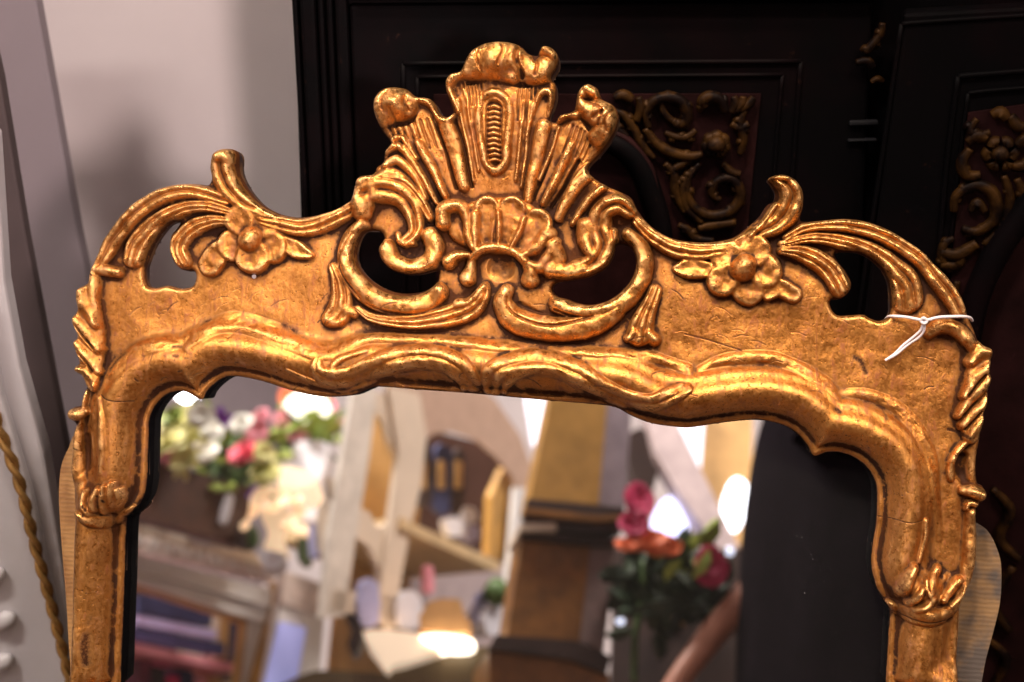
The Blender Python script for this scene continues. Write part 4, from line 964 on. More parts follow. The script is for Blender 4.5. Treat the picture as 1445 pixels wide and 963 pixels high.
# ---- pale leaning boards and white gilt-roped panel at the left
fl0 = Face(150, 300, 1.36)
slab(fl0, 'leaning_board', [(-160, -140), (26, -140), (50, -5), (110, 330), (175, 640), (245, 1100), (60, 1100), (-40, 300)], 0, -.02, m_grey,
     label='tall lilac grey board leaning on the wall left of the mirror', cat='board', bev=.002)
fl1 = Face(60, 500, 1.27)
slab(fl1, 'gap_shade_strip', [(-120, -60), (-40, -60), (0, 110), (36, 330), (95, 640), (160, 1100), (40, 1100), (-60, 330)], 0, -.015, m_gap_shade,
     label='dark strip painted as the shaded gap between the grey board and the white roped panel', cat='shaded gap', bev=.002)  # dark strip put where the gap between the panels lies in shade
fl2 = Face(40, 700, 1.20)
wp = thing('white_screen', 'white painted leaning panel edged with twisted gilt rope and small carved leaves', 'screen', fl2.pt(40, 1100)*np.array([1, 1, 0]))
slab(fl2, 'edge_strip', [(-120, 190), (-8, 190), (6, 400), (28, 520), (62, 640), (85, 780), (108, 940), (128, 1200), (-120, 1200)], 0, -.02, m_white, wp, bev=.003)
slab(fl2, 'face_board', [(-120, 420), (-20, 420), (2, 560), (44, 700), (76, 850), (102, 990), (122, 1200), (-120, 1200)], .012, .0005, m_white, wp, bev=.003)
# twisted rope: two strands round the same line
Q = catmull([(-30, 520), (-3, 600), (27, 680), (47, 760), (66, 830), (84, 900), (100, 970), (120, 1100)], False, 14)
a_, b_ = fl2.ab(Q[:, 0], Q[:, 1], .014); Pc = fl2.at(a_, b_, .014)
sl = np.concatenate([[0], np.cumsum(np.linalg.norm(np.diff(Pc, axis=0), axis=1))])
si = np.arange(0, sl[-1], .0014); Pc = np.stack([np.interp(si, sl, Pc[:, k]) for k in range(3)], -1)
T = np.gradient(Pc, axis=0); T /= np.linalg.norm(T, axis=1, keepdims=True)
nn = fl2.at(0., 0., 1.)-fl2.at(0., 0., 0.); A_ = np.cross(T, nn); B_ = np.cross(A_, T)
for ph in (0, math.pi):
    w = si/.021*2*math.pi/2+ph
    W, Fc = sweep(Pc+.0024*(np.cos(w)[:, None]*A_+np.sin(w)[:, None]*B_), .0029, 7)
    put('rope_strand', W, Fc, m_rope, wp, smooth=True)
for (x, y, r, l) in ((8, 875, 20, 26), (4, 934, 20, 26), (-8, 812, 16, 20), (6, 985, 14, 16)):
    stroke(fl2, 'carved_leaf', 'P', [(x-22, y+9, .004), (x-10, y+6, .0075), (x+3, y-2, .008), (x+11, y-8, .003)], .006, .016, m_white, wp, flat=.8, sides=10)

# ---- white tag string tied round the right shoulder of the frame
m_str = simple('white_cotton', (.80, .74, .78), .8, var=.06, scale=200, bmp=.3)
st = thing('tag_string', 'white cotton tag string tied around the right shoulder of the gilded frame', 'string', to_world(plane_pt(np.array(1300.), np.array(450.), 40)))
def str_pt(x, y, h): return to_world(plane_pt(np.array(float(x)), np.array(float(y)), h))
def string(name, pts, r):
    P = np.array([str_pt(*p) for p in pts]); W, Fc = sweep(catmull(P, False, 6), r, 8, .9, [0, -1, .2]); put(name, W, Fc, m_str, st, smooth=True)
def hs(x, y, add=3):
    i = int((x-X0)/ST); j = int((y-Y0)/ST); return TOT[j, i]+add
string('loop', [(1250, 451, 4), (1254, 447, 18), (1262, 446.5, 30), (1280, 448, 34), (1304, 452, 47), (1325, 448, 50), (1345, 447, 50), (1360, 447, 44), (1369, 449, 30), (1372, 453, 8)], .0011)
string('knot', [(1299, 453, 49), (1303, 449, 52), (1308, 453, 50), (1304, 457, 51), (1299, 453, 49)], .0011)
string('tail', [(1303, 454, 50), (1300, 465, 44), (1290, 475, 38), (1275, 487, 33), (1262, 500, 31), (1249, 509, 31)], .0010)
string('tail', [(1304, 454, 50), (1304, 466, 44), (1297, 476, 38), (1282, 486, 33), (1265, 500, 31), (1252, 507, 31)], .0010)

# ================================================================== the shop the glass reflects
m_cream = simple('cream_paint', (.72, .60, .47), .6, var=.08, scale=12, bmp=.1)
m_pale = simple('pale_grey_paint', (.72, .70, .68), .6, var=.06, scale=12, bmp=.1)
m_tan = simple('honey_wood', (.52, .30, .10), .5, var=.2, scale=14)
m_brown = simple('burr_brown_wood', (.22, .095, .022), .4, var=.45, scale=22)
m_gold2 = simple('ochre_wood', (.46, .25, .06), .4, var=.25, scale=18)
m_dark = simple('dark_stained_wood', (.035, .018, .014), .45, var=.3, scale=20)
m_marb = simple('veined_stone', (.64, .54, .50), .5, var=.3, scale=38, bmp=.1)
m_navy = simple('navy_cloth', (.03, .035, .10), .7, var=.4, scale=30)
m_lav = simple('lavender_glaze', (.45, .45, .72), .35, var=.2, scale=20)
m_porc = simple('white_porcelain', (.75, .75, .82), .25, var=.04)
m_leaf = simple('leaf_green', (.05, .10, .02), .55, var=.5, scale=40)
m_lime = simple('lime_green', (.28, .36, .06), .55, var=.3, scale=40)
m_yel = simple('cream_petal', (.78, .74, .32), .6, var=.12, scale=50)
m_wht = simple('white_petal', (.82, .80, .72), .6, var=.05, scale=50)
m_pink = simple('coral_pink_petal', (.80, .10, .16), .6, var=.15, scale=50)
m_mag = simple('magenta_petal', (.55, .03, .12), .6, var=.25, scale=50)
m_rose = simple('rose_pink_petal', (.78, .30, .36), .6, var=.15, scale=50)
m_pur = simple('purple_petal', (.22, .05, .40), .6, var=.2, scale=50)
m_orn = simple('orange_petal', (.75, .16, .05), .6, var=.2, scale=50)
m_maro = simple('maroon_book_cloth', (.16, .03, .06), .6, var=.3, scale=30)
e_warm = emit('lit_lamp_glass', (1.0, .86, .66), 5.0)
e_cool = emit('daylit_window_pane', (.62, .66, 1.0), 2.6)
e_shade = emit('lit_lamp_shade', (1.0, .82, .58), .8)
e_spot = emit('lit_bulb', (1.0, .95, .98), 14.0)

# cabinet with carved frieze and glazed bookcase (left of the reflection)
k1 = Face(300, 780, 3.0, vp=(2910, 1464), mirrored=True)
T1 = thing('glazed_bookcase', 'cream bookcase with carved stone coloured frieze and glass doors, left in the reflection', 'bookcase', k1.pt(300, 1500)*np.array([1, 1, 0]))
slab(k1, 'top_board', [(60, 698), (190, 732), (300, 762), (392, 790), (398, 803), (380, 801), (300, 777), (190, 747), (60, 712)], .10, .07, m_cream, T1)
slab(k1, 'frieze', [(60, 716), (190, 750), (388, 803), (386, 822), (190, 778), (60, 742)], .05, .03, m_marb, T1)
slab(k1, 'cornice', [(60, 745), (190, 781), (384, 832), (382, 856), (190, 803), (60, 768)], .07, .05, m_pale, T1)
for i in range(11):
    x = 150+i*22; y = 762+(x-190)*.262-6
    slab(k1, 'carving', [(x, y-5), (x+12, y-3), (x+13, y+11), (x+1, y+8)], .062, .045, m_pale, T1, bev=.004)
slab(k1, 'lower_cornice', [(60, 772), (190, 806), (380, 860), (374, 880), (190, 822), (60, 788)], .055, .04, m_pale, T1)
slab(k1, 'door_frame', [(60, 786), (190, 821), (352, 872), (326, 1100), (314, 1100), (340, 880), (190, 830), (60, 796)], .04, .03, m_tan, T1)
slab(k1, 'back_board', [(60, 780), (366, 860), (340, 1100), (60, 1100)], -.28, -.32, m_dark, T1)
slab(k1, 'shelf', [(60, 880), (190, 907), (336, 938), (334, 949), (190, 920), (60, 893)], .0, -.10, m_rose, T1)
slab(k1, 'pilaster', [(384, 822), (402, 820), (396, 838), (388, 870), (368, 963), (350, 1100), (325, 1100), (354, 963), (380, 872)], .062, .05, m_gold2, T1)
slab(k1, 'post', [(352, 866), (380, 858), (366, 905), (340, 1010), (330, 1100), (318, 1100), (342, 960)], .045, .03, m_pale, T1)
k1b = Face(430, 880, 2.95, vp=(2138, 1440), mirrored=True)
slab(k1b, 'side_cornice', [(402, 806), (462, 826), (458, 872), (397, 850)], 0, -.02, m_marb, T1)
slab(k1b, 'side_frame', [(396, 852), (458, 872), (440, 1100), (352, 1100), (378, 960)], -.01, -.03, m_pale, T1)
slab(k1b, 'side_pane', [(397, 878), (432, 886), (412, 1000), (368, 1000)], .0, -.008, emit('lavender_pane_added_glow', (.42, .44, .85), .45), T1)  # pane emits on its own: brightness put into the material
for (p, m, nm, lb) in (([(200, 838), (300, 862), (298, 884), (196, 864)], m_navy, 'book', 'large navy book lying on top of the stack in the bookcase'),
                   ([(194, 868), (306, 890), (304, 902), (192, 882)], m_lav, 'book', 'pale blue book lying in the middle of the stack in the bookcase'),
                   ([(190, 885), (318, 908), (316, 926), (188, 903)], m_navy, 'book', 'navy book lying at the bottom of the stack on the bookcase shelf')):
    slab(k1, nm, p, -.06, -.09, m, label=lb, cat='book', group='books in the bookcase')
lowb = [('maroon', m_maro, 0), ('dark brown', m_dark, 6), ('short crimson', m_mag, 14), ('navy', m_navy, 2), ('rose cloth', m_rose, 10), ('tan leather', m_tan, 4), ('cream', m_cream, 8)]
for i, (w_, m_, dy) in enumerate(lowb):
    x = 196+i*20
    slab(k1, 'book', [(x, 930+i*4+dy), (x+17, 933+i*4+dy), (x+13, 1080), (x-4, 1080)], -.05, -.2, m_, label='%s book standing upright on the lower bookcase shelf' % w_, cat='book', group='upright books on the lower shelf')
for i in range(3):
    x = 300+i*14
    slab(k1, 'book', [(x, 862+i*4), (x+11, 865+i*4), (x+6, 930), (x-5, 928)], -.07, -.2, (m_cream, m_tan, m_navy)[i],
         label='%s book standing at the right end of the bookcase shelf' % ('cream', 'tan', 'slim navy')[i], cat='book')

def blossom(f, x, y, c, r_px, mat, parent, petals=5, seed=0, sq=(1, 1, 1), name='blossom'):
    """layers of cupped petals round a bud, turned towards the glass"""
    rr = random.Random(seed); ctr = f.pt(x, y, c); R = r_px/F*np.linalg.norm(f.o)*1.12
    ax = dir_world(_n)*-1*(-1)+np.array([rr.uniform(-.5, .5), rr.uniform(-.2, .2), rr.uniform(-.1, .6)])
    ax = -ax+2*np.array([0, 0, rr.uniform(0, .3)]) if False else -ax*-1
    ax = np.array(to_world(_n*0)-to_world(_n))*1.0+np.array([rr.uniform(-.5, .5), 0.0, rr.uniform(.3, 1.1)])*1.0+np.array([0, .8, 0])*0
    ax /= np.linalg.norm(ax); u = np.cross(ax, [.3, .2, 1]); u /= np.linalg.norm(u); v = np.cross(ax, u)
    V, Fc = [], []
    spiky = petals >= 6
    for ly in range(4):
        n = petals+1; rad = R*(1.0, .80, .58, .34)[ly]; tilt = (.15, .55, .95, 1.25)[ly]
        for k in range(n):
            a0 = 2*math.pi*(k+.5*(ly % 2))/n+rr.uniform(-.15, .15); L = rad*rr.uniform(.85, 1.12)
            d = math.cos(a0)*u+math.sin(a0)*v; sd = np.cross(ax, d)
            w = L*(.30 if spiky else .58)
            b = len(V); g = 4
            for q in range(g):
                tt = q/(g-1); out = L*math.sin(tt*1.25)/.95*math.cos(tilt*.6); hgt = L*tt*math.sin(tilt)*.8-L*.12*tt*tt
                ww = w*math.sin(math.pi*(.15+.72*tt))*(1 if not spiky else (1-tt*.5))
                for sgn in (-1, 0, 1):
                    V.append(ctr+d*out+sd*ww*sgn+ax*(hgt+(.10*L*abs(sgn))))
            for q in range(g-1):
                for h in (0, 1): Fc.append((b+q*3+h, b+q*3+h+1, b+q*3+h+4, b+q*3+h+3))
    V = np.array(V); V = ctr+(V-ctr)*np.array(sq)
    return put(name, V, Fc, mat, parent, smooth=True)
def leaves(f, parent, x0, y0, x1, y1, n, mat, c=0, seed=1, size=.05):
    rr = random.Random(seed)
    for i in range(n):
        p = f.pt(rr.uniform(x0, x1), rr.uniform(y0, y1), c+rr.uniform(-.06, .06))
        d = np.array([rr.uniform(-1, 1), rr.uniform(-1, 1), rr.uniform(-.3, 1)]); d /= np.linalg.norm(d)
        s = np.cross(d, [rr.uniform(-1, 1), 1, rr.uniform(-1, 1)]); s /= np.linalg.norm(s); L = size*rr.uniform(.7, 1.4)
        up_ = np.cross(d, s)*L*.12
        V = [p, p+d*L*.35+s*L*.22+up_, p+d*L*.7+s*L*.2+up_, p+d*L, p+d*L*.7-s*L*.2+up_, p+d*L*.35-s*L*.22+up_, p+d*L*.5-up_]
        put('leaf', V, [(0, 1, 6), (1, 2, 6), (2, 3, 6), (3, 4, 6), (4, 5, 6), (5, 0, 6)], mat, parent)
# flower arrangement in wooden box
k2 = Face(280, 640, 2.85, vp=(2910, 1464), mirrored=True)
slab(k2, 'planter_box', [(150, 640), (240, 655), (355, 690), (345, 772), (240, 742), (150, 722)], .06, .02, simple('mahogany', (.065, .022, .010), .4, var=.3), label='reddish wooden box holding the big mixed flower arrangement', cat='box')
fa = thing('flower_arrangement', 'big arrangement of cream, purple and coral flowers in the wooden box', 'flowers', k2.pt(290, 690))
for i, (x, y, r, m, pe) in enumerate([(248, 598, 26, m_yel, 5), (272, 618, 24, m_yel, 6), (232, 628, 22, m_yel, 5), (284, 640, 20, m_wht, 5), (262, 650, 22, m_yel, 6), (300, 606, 14, m_wht, 5), (238, 640, 18, m_rose, 5), (244, 590, 16, m_lime, 4), (282, 585, 15, m_wht, 5),
    (308, 594, 17, m_pur, 7), (345, 641, 20, m_pink, 5), (339, 600, 14, m_wht, 5), (314, 616, 14, m_lime, 4), (362, 608, 15, m_rose, 5), (372, 640, 13, m_yel, 5), (356, 694, 12, m_pur, 6), (376, 668, 18, m_yel, 5), (232, 636, 15, m_pink, 6), (368, 590, 13, m_rose, 5)]):
    blossom(k2, x, y, .06+.04*(i % 3), r*1.12, m, fa, pe, i)
leaves(k2, fa, 285, 630, 365, 690, 60, m_leaf, -.06, 3, .07); leaves(k2, fa, 225, 580, 300, 670, 20, m_lime, -.05, 4, .05); leaves(k2, fa, 300, 600, 380, 700, 16, m_lime, .05, 5, .06)
# second arrangement further back
k3 = Face(430, 600, 3.3, mirrored=True)
fb = thing('flower_arrangement', 'small pink and green arrangement below the bright lamp globe', 'flowers', k3.pt(430, 640))
for i, (x, y, r, m) in enumerate([(400, 590, 13, m_rose), (422, 612, 15, m_rose), (408, 560, 14, m_orn), (470, 590, 14, m_rose), (440, 602, 12, m_lime), (396, 612, 12, m_lime), (452, 616, 13, m_lime), (462, 572, 10, m_pink)]):
    blossom(k3, x, y, .0, r, m, fb, 5, i+30)
leaves(k3, fb, 395, 590, 475, 625, 34, m_lime, 0, 8, .06); leaves(k3, fb, 400, 600, 470, 640, 20, m_leaf, -.03, 9, .07)
# stand and vase beneath, lamp with globe
slab(k3, 'vase', [(415, 625), (462, 625), (458, 660), (448, 690), (450, 730), (420, 730), (424, 690), (416, 660)], .04, -.06, m_porc, label='pale vase under the small pink and green arrangement', cat='vase', n=3)
ball('lamp_globe', k3.pt(434, 576, .03), .047, emit('milky_globe', (1, .93, .82), 2.2), label='glowing milky lamp globe above the small pink flowers', cat='lamp', sq=(1.15, 1, .8))
ball('ceiling_spot', k3.pt(264, 554, -.3), .030, e_spot, label='bright white ceiling spotlight above the cream flowers', cat='spotlight')
# cream lamp and ornaments on the bookcase top
k4 = Face(390, 720, 2.9, mirrored=True)
lp = thing('table_lamp', 'cream table lamp with glowing shade behind the flower box', 'lamp', k4.pt(400, 790))
slab(k4, 'lamp_shade', [(388, 664), (405, 657), (440, 668), (446, 682), (420, 690), (392, 682)], .05, -.08, e_shade, lp, n=2)
m_wp = emit('plaster_added_glow', (.95, .74, .50), .38)  # plaster emits a little: lamplight put into the material
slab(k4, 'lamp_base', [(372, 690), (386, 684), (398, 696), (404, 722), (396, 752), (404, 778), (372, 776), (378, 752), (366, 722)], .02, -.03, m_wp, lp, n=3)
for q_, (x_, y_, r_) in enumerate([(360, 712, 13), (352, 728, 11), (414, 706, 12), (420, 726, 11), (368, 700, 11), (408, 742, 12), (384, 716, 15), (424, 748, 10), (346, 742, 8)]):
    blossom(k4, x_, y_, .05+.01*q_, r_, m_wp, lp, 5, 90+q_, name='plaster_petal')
slab(k4, 'figurine', [(272, 727), (285, 725), (294, 740), (296, 752), (262, 752), (258, 745)], .08, .0, m_porc, label='white porcelain figurine at the foot of the flower box', cat='figurine', n=2)
slab(k4, 'jug', [(318, 700), (330, 712), (328, 760), (300, 758), (306, 730)], .05, .0, m_lav, label='lavender glazed jug beside the porcelain figurine', cat='jug', n=2)
ball('topiary', k4.pt(350, 760, .08), .022, m_leaf, label='tiny dark green topiary ball on the bookcase top', cat='topiary', sq=(1, 1, 1.3))
slab(k4, 'bowl', [(364, 776), (396, 780), (400, 790), (388, 802), (374, 800), (366, 790)], .10, .04, m_porc, label='white bowl at the right end of the bookcase top', cat='bowl', n=2)
slab(k4, 'bottle', [(420, 760), (434, 762), (436, 792), (420, 790)], .05, .01, simple('green_glass', (.10, .16, .08), .2), label='green bottle beside the white bowl', cat='bottle', n=2)

# arched hutch
k5 = Face(640, 700, 3.15, vp=(2138, 1440), mirrored=True)
T5 = thing('arched_hutch', 'tall cream hutch with arched crown and open shelves in the reflection', 'hutch', k5.pt(640, 1500)*np.array([1, 1, 0]))
arc_o = [(545, 520), (600, 500), (650, 520), (700, 565), (735, 615), (752, 662), (748, 690)]
arc_i = [(728, 690), (722, 672), (700, 645), (670, 620), (640, 609), (612, 612), (596, 625)]
slab(k5, 'arched_crown', arc_o+arc_i+[(592, 632), (574, 594), (550, 565)], .026, .021, m_marb if False else simple('pinkish_cream', (.50, .34, .25), .7, var=.08), T5)
slab(k5, 'upright', [(548, 545), (592, 556), (602, 618), (594, 690), (580, 740), (564, 830), (556, 880), (532, 880), (541, 800), (555, 700), (563, 640)], .03, .018, m_cream, T5)
slab(k5, 'upright', [(728, 688), (750, 690), (742, 780), (728, 870), (715, 960), (698, 960), (712, 860), (720, 780)], .03, .018, m_pale, T5)
slab(k5, 'upright', [(500, 545), (532, 548), (522, 640), (502, 760), (486, 870), (454, 872), (464, 760), (484, 640)], .03, .018, simple('ivory_paint', (.74, .68, .60), .6), T5)
slab(k5, 'shelf', [(568, 730), (580, 737), (704, 793), (708, 803), (700, 806), (566, 746)], .04, -.30, simple('buff_shelf', (.66, .48, .26), .6), T5)
slab(k5, 'scalloped_bracket', [(466, 672), (480, 690), (492, 712), (520, 722), (533, 745), (556, 735), (560, 790), (552, 850), (538, 850), (534, 800), (520, 770), (500, 756), (488, 770), (484, 800), (470, 800), (468, 740)], .02, .008, m_cream, T5)
slab(k5, 'scalloped_bracket', [(515, 548), (560, 560), (590, 600), (586, 650), (562, 645), (548, 620), (540, 590), (520, 575)], .02, .008, m_cream, T5)
slab(k5, 'lower_shelf', [(470, 832), (562, 840), (556, 874), (464, 862)], .03, .02, m_cream, T5)
slab(k5, 'back_board', [(515, 560), (600, 560), (590, 740), (560, 960), (474, 960)], -.22, -.25, m_tan, T5)
slab(k5, 'back_board', [(580, 600), (740, 640), (725, 800), (566, 745)], -.30, -.33, simple('umber_back', (.085, .042, .030), .9, spec=.03), T5)
slab(k5, 'back_board', [(560, 740), (725, 790), (700, 980), (545, 980)], -.30, -.34, simple('mauve_grey_back', (.42, .34, .34), .6), T5)
slab(k5, 'inner_side', [(712, 660), (728, 690), (716, 795), (690, 784), (694, 700)], .0, -.02, m_gold2, T5)
for (p, m, nm, lb) in (([(588, 640), (602, 628), (612, 640), (608, 712), (586, 704)], m_dark, 'vase', 'tall dark vase left of the hutch upper shelf'), ([(616, 634), (632, 630), (640, 645), (634, 722), (612, 714)], m_navy, 'vase', 'tall navy vase in the middle of the upper shelf'),
                       ([(642, 640), (656, 642), (654, 716), (638, 722)], m_dark, 'vase', 'dark vase with gold band right on the upper shelf'), ([(628, 734), (642, 730), (658, 740), (656, 755), (634, 756)], m_porc, 'teapot', 'white teapot on the hutch shelf'),
                       ([(654, 716), (670, 718), (674, 736), (658, 738)], m_porc, 'cup', 'white cup behind the white teapot'), ([(660, 742), (676, 744), (674, 764), (660, 762)], m_lav, 'cup', 'blue cup beside the white teapot'), ([(574, 690), (582, 690), (580, 730), (572, 726)], m_mag, 'box', 'slim crimson box at the left end of the hutch shelf')):
    slab(k5, nm, p, -.08, -.095, m, label=lb, cat=nm, n=2)
for x in (596, 622, 646):
    slab(k5, 'gilt_figure', [(x, 650), (x+7, 652), (x+6, 690), (x-1, 688)], -.07, -.10, m_tan, label='small gilt figure in front of the tall vases, at x place %s' % ('left', 'middle', 'right')[(x-596)//24] if False else '%s of the three small gilt figures before the dark vases' % ('leftmost', 'middle one', 'rightmost')[0 if x == 596 else 1 if x == 622 else 2], cat='figurine', group='gilt figures on the hutch shelf')
ball('topiary', k5.pt(700, 836, .06), .032, m_leaf, label='round green topiary ball in a white pot right of the hutch', cat='topiary', seed=3)
slab(k5, 'plant_pot', [(688, 858), (712, 860), (708, 895), (686, 892)], .05, -.0, m_porc, label='white pot under the round green topiary ball', cat='pot', n=2)
for (p, m, nm, lb) in (([(512, 822), (534, 824), (534, 880), (508, 878)], m_lav, 'candle', 'pale blue pillar candle on the lower hutch shelf'), ([(570, 836), (584, 834), (596, 850), (594, 884), (566, 884), (562, 856)], m_porc, 'jar', 'white ginger jar on the lower hutch shelf'),
                       ([(603, 802), (611, 801), (613, 834), (603, 835)], m_rose, 'candle', 'slim pink candle behind the white ginger jar')):
    slab(k5, nm, p, .04, .025, m, label=lb, cat=nm, n=2)

for (f_, p, m, nm, lb) in ((k4, [(336, 738), (344, 736), (347, 770), (334, 770)], m_dark, 'candlestick', 'slim dark candlestick between the lavender jug and the topiary'), (k4, [(436, 742), (446, 738), (452, 760), (448, 784), (436, 784)], m_lav, 'bottle', 'lavender glass bottle right of the green bottle'),
                           (k4, [(448, 716), (462, 712), (466, 770), (446, 776)], m_cream, 'candle', 'tall cream candle beside the lavender bottle'), (k4, [(246, 690), (256, 694), (262, 716), (250, 712)], m_porc, 'price_tag', 'white blank tag hanging on the wooden flower box'),
                           (k4, [(318, 700), (328, 698), (318, 734), (308, 736)], m_porc, 'price_tag', 'second white blank tag, leaning on the lavender jug')):
    slab(f_, nm, p, .12, .10, m, label=lb, cat=nm.replace('_', ' '), n=2)
for (p, m, nm, lb) in (([(676, 840), (686, 840), (688, 880), (672, 880)], m_lav, 'bottle', 'pale blue bottle left of the white topiary pot'), ([(548, 846), (560, 846), (560, 884), (546, 884)], m_cream, 'candle', 'short cream candle beside the blue pillar candle'),
                       ([(618, 852), (650, 846), (652, 884), (616, 884)], m_tan, 'box', 'tan box behind the low glowing lamp')):
    slab(k5, nm, p, .03, .016, m, label=lb, cat=nm, n=2)
# round table edge with lamp
k6 = Face(600, 930, 2.75, mirrored=True)
slab(k6, 'round_table', [(380, 1010), (420, 955), (470, 946), (540, 950), (600, 935), (650, 918), (700, 912), (760, 930), (830, 965), (900, 1020)], 0, -.5, simple('olive_brown_table', (.12, .085, .04), .35), label='dark round table at the bottom of the reflection', cat='table', n=2)
tl = thing('table_lamp', 'low lamp glowing white at the front of the dark table', 'lamp', k6.pt(630, 940))
slab(k6, 'lamp_shade', [(604, 850), (640, 846), (656, 868), (664, 892), (592, 890)], .02, -.1, simple('tan_linen_shade', (.50, .27, .10), .7), tl, n=2)
slab(k6, 'glass_bulb', [(594, 898), (620, 895), (656, 899), (670, 907), (660, 915), (630, 915), (604, 908)], .05, -.02, e_warm, tl, n=3)
slab(k6, 'cushion', [(512, 892), (560, 890), (600, 898), (620, 916), (590, 930), (556, 938), (545, 948), (534, 925)], .04, -.1, emit('linen_added_glow', (1, .80, .58), .55), label='cream linen cushion with added glow beside the white lamp', cat='cushion', n=3)  # linen is given emission in place of light falling on it
slab(k6, 'dark_finial', [(486, 868), (506, 872), (512, 900), (500, 925), (490, 910), (496, 890)], .05, -.0, m_dark, label='dark turned finial standing left of the cream cushion', cat='finial', n=2)

# wooden obelisk pillar
k7 = Face(800, 750, 2.55, yaw=.15, mirrored=True)
T7 = thing('wooden_pillar', 'tapering burr wood pillar on a block base standing in the middle of the reflection', 'pillar', k7.pt(800, 1500)*np.array([1, 1, 0]))
slab(k7, 'shaft', [(790, 500), (862, 500), (845, 712), (748, 703)], .0, -.12, m_gold2, T7)
slab(k7, 'shaft_side', [(862, 500), (896, 500), (882, 716), (845, 712)], -.004, -.12, simple('shaft_side_painted_sheen', (.36, .30, .34), .3, var=.15), T7)  # sheen of the side face painted as a greyer tone on the front plane
slab(k7, 'cap', [(745, 704), (882, 718), (876, 752), (826, 754), (738, 738)], .03, .0, m_dark, T7)
slab(k7, 'cap_edge', [(734, 738), (784, 738), (786, 748), (734, 748)], .036, -.1, m_cream, T7)
slab(k7, 'cap_step', [(742, 716), (846, 728), (880, 726), (878, 733), (844, 736), (740, 724)], .045, .03, m_brown, T7)
slab(k7, 'cap_step', [(736, 748), (838, 758), (876, 760), (874, 768), (836, 768), (736, 758)], .02, .0, m_dark, T7)
slab(k7, 'block', [(738, 750), (835, 757), (818, 906), (716, 898)], .0, -.14, m_brown, T7)
slab(k7, 'block_side', [(835, 757), (872, 764), (852, 920), (818, 906)], -.004, -.14, simple('block_side_painted_sheen', (.26, .19, .18), .35, var=.2), T7)  # greyer tone painted in for light on the receding side
slab(k7, 'base', [(700, 896), (812, 904), (862, 926), (856, 950), (806, 930), (690, 915)], .04, .0, m_dark, T7)
slab(k7, 'plinth', [(690, 916), (806, 932), (860, 952), (850, 1500), (680, 1500)], .02, -.2, m_brown, T7)
# patch of pale screen and ceiling strip behind
k8 = Face(760, 600, 3.9, mirrored=True)
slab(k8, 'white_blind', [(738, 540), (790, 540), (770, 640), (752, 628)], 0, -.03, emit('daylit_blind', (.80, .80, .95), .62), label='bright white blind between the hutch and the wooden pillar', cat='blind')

# pink and orange flowers with dark leaves at the right
k9 = Face(940, 760, 2.45, mirrored=True)
fe = thing('flower_arrangement', 'magenta and orange flowers against dark foliage right of the wooden pillar', 'flowers', k9.pt(930, 900))
for i, (x, y, r, m, sq) in enumerate([(900, 706, 24, m_mag, (.85, .8, 1.25)), (896, 740, 20, m_mag, (1, 1, 1)), (912, 764, 26, m_orn, (1.2, .8, .7)), (938, 772, 20, m_orn, (1.3, .8, .7)), (1002, 797, 24, m_mag, (1, 1, 1.1)), (886, 768, 14, m_orn, (1.2, 1, .8))]):
    blossom(k9, x, y, .03, r, m, fe, 5, i+60, sq)
leaves(k9, fe, 885, 785, 1005, 890, 90, simple('dark_foliage', (.018, .035, .014), .5, var=.5), -.06, 12, .07); leaves(k9, fe, 930, 770, 985, 830, 14, m_lime, 0, 13, .06)
stroke(k9, 'stem', 'P', [(895, 963), (896, 900), (905, 860), (910, 790)], .006, -.02, m_leaf, fe)
k10 = Face(960, 800, 2.9, mirrored=True)
slab(k10, 'dark_screen', [(868, 775), (1400, 775), (1400, 1500), (840, 1500)], 0, -.05, m_dark, label='dark wooden screen behind the magenta flowers', cat='screen')
slab(k10, 'post', [(958, 820), (974, 820), (968, 880), (952, 880)], .05, .0, m_brown, label='short brown post among the dark foliage', cat='post')
k11 = Face(1000, 680, 3.5, mirrored=True)
slab(k11, 'tan_partition', [(1000, 560), (1062, 560), (1060, 780), (968, 720), (984, 680)], 0, -.05, m_tan, label='honey coloured partition behind the slanting beam', cat='partition')
slab(k11, 'slanting_beam', [(905, 560), (938, 560), (1042, 770), (1034, 796), (1012, 770), (960, 700), (925, 640)], .3, .22, simple('mauve_white_beam', (.50, .40, .40), .6), label='slanting pale beam running down to the black sleeve', cat='beam')
slab(k11, 'window_pane', [(956, 560), (996, 560), (988, 668), (970, 660), (955, 620)], .05, .02, emit('pale_daylight', (.80, .80, .95), .6), label='pale window pane left of the honey partition', cat='window')
slab(k11, 'dark_ornament', [(888, 612), (912, 606), (930, 640), (922, 690), (898, 690), (886, 650)], .25, .15, m_dark, label='dark ornament hanging beside the slanting beam', cat='ornament', n=2)
k12 = Face(1000, 740, 3.2, mirrored=True)
def pane(name, pts, lb): slab(k12, name, pts, .0, -.02, e_cool, label=lb, cat='window', n=2)
pane('window_pane', [(945, 700), (966, 730), (972, 750), (962, 764), (935, 758), (920, 745), (924, 722)], 'bluish bright window between the orange flower and the beam')
slab(k12, 'lit_lantern', [(1040, 674), (1054, 684), (1057, 706), (1050, 732), (1040, 738), (1030, 730), (1024, 706), (1028, 684)], .02, -.05, emit('white_lantern', (.92, .94, 1.0), 5.0), label='oval white lit lantern beside the black sleeve', cat='lantern', n=2)
pane('window_pane', [(998, 748), (1010, 746), (1022, 762), (1018, 772), (1004, 766)], 'small bluish window just above the magenta bloom')
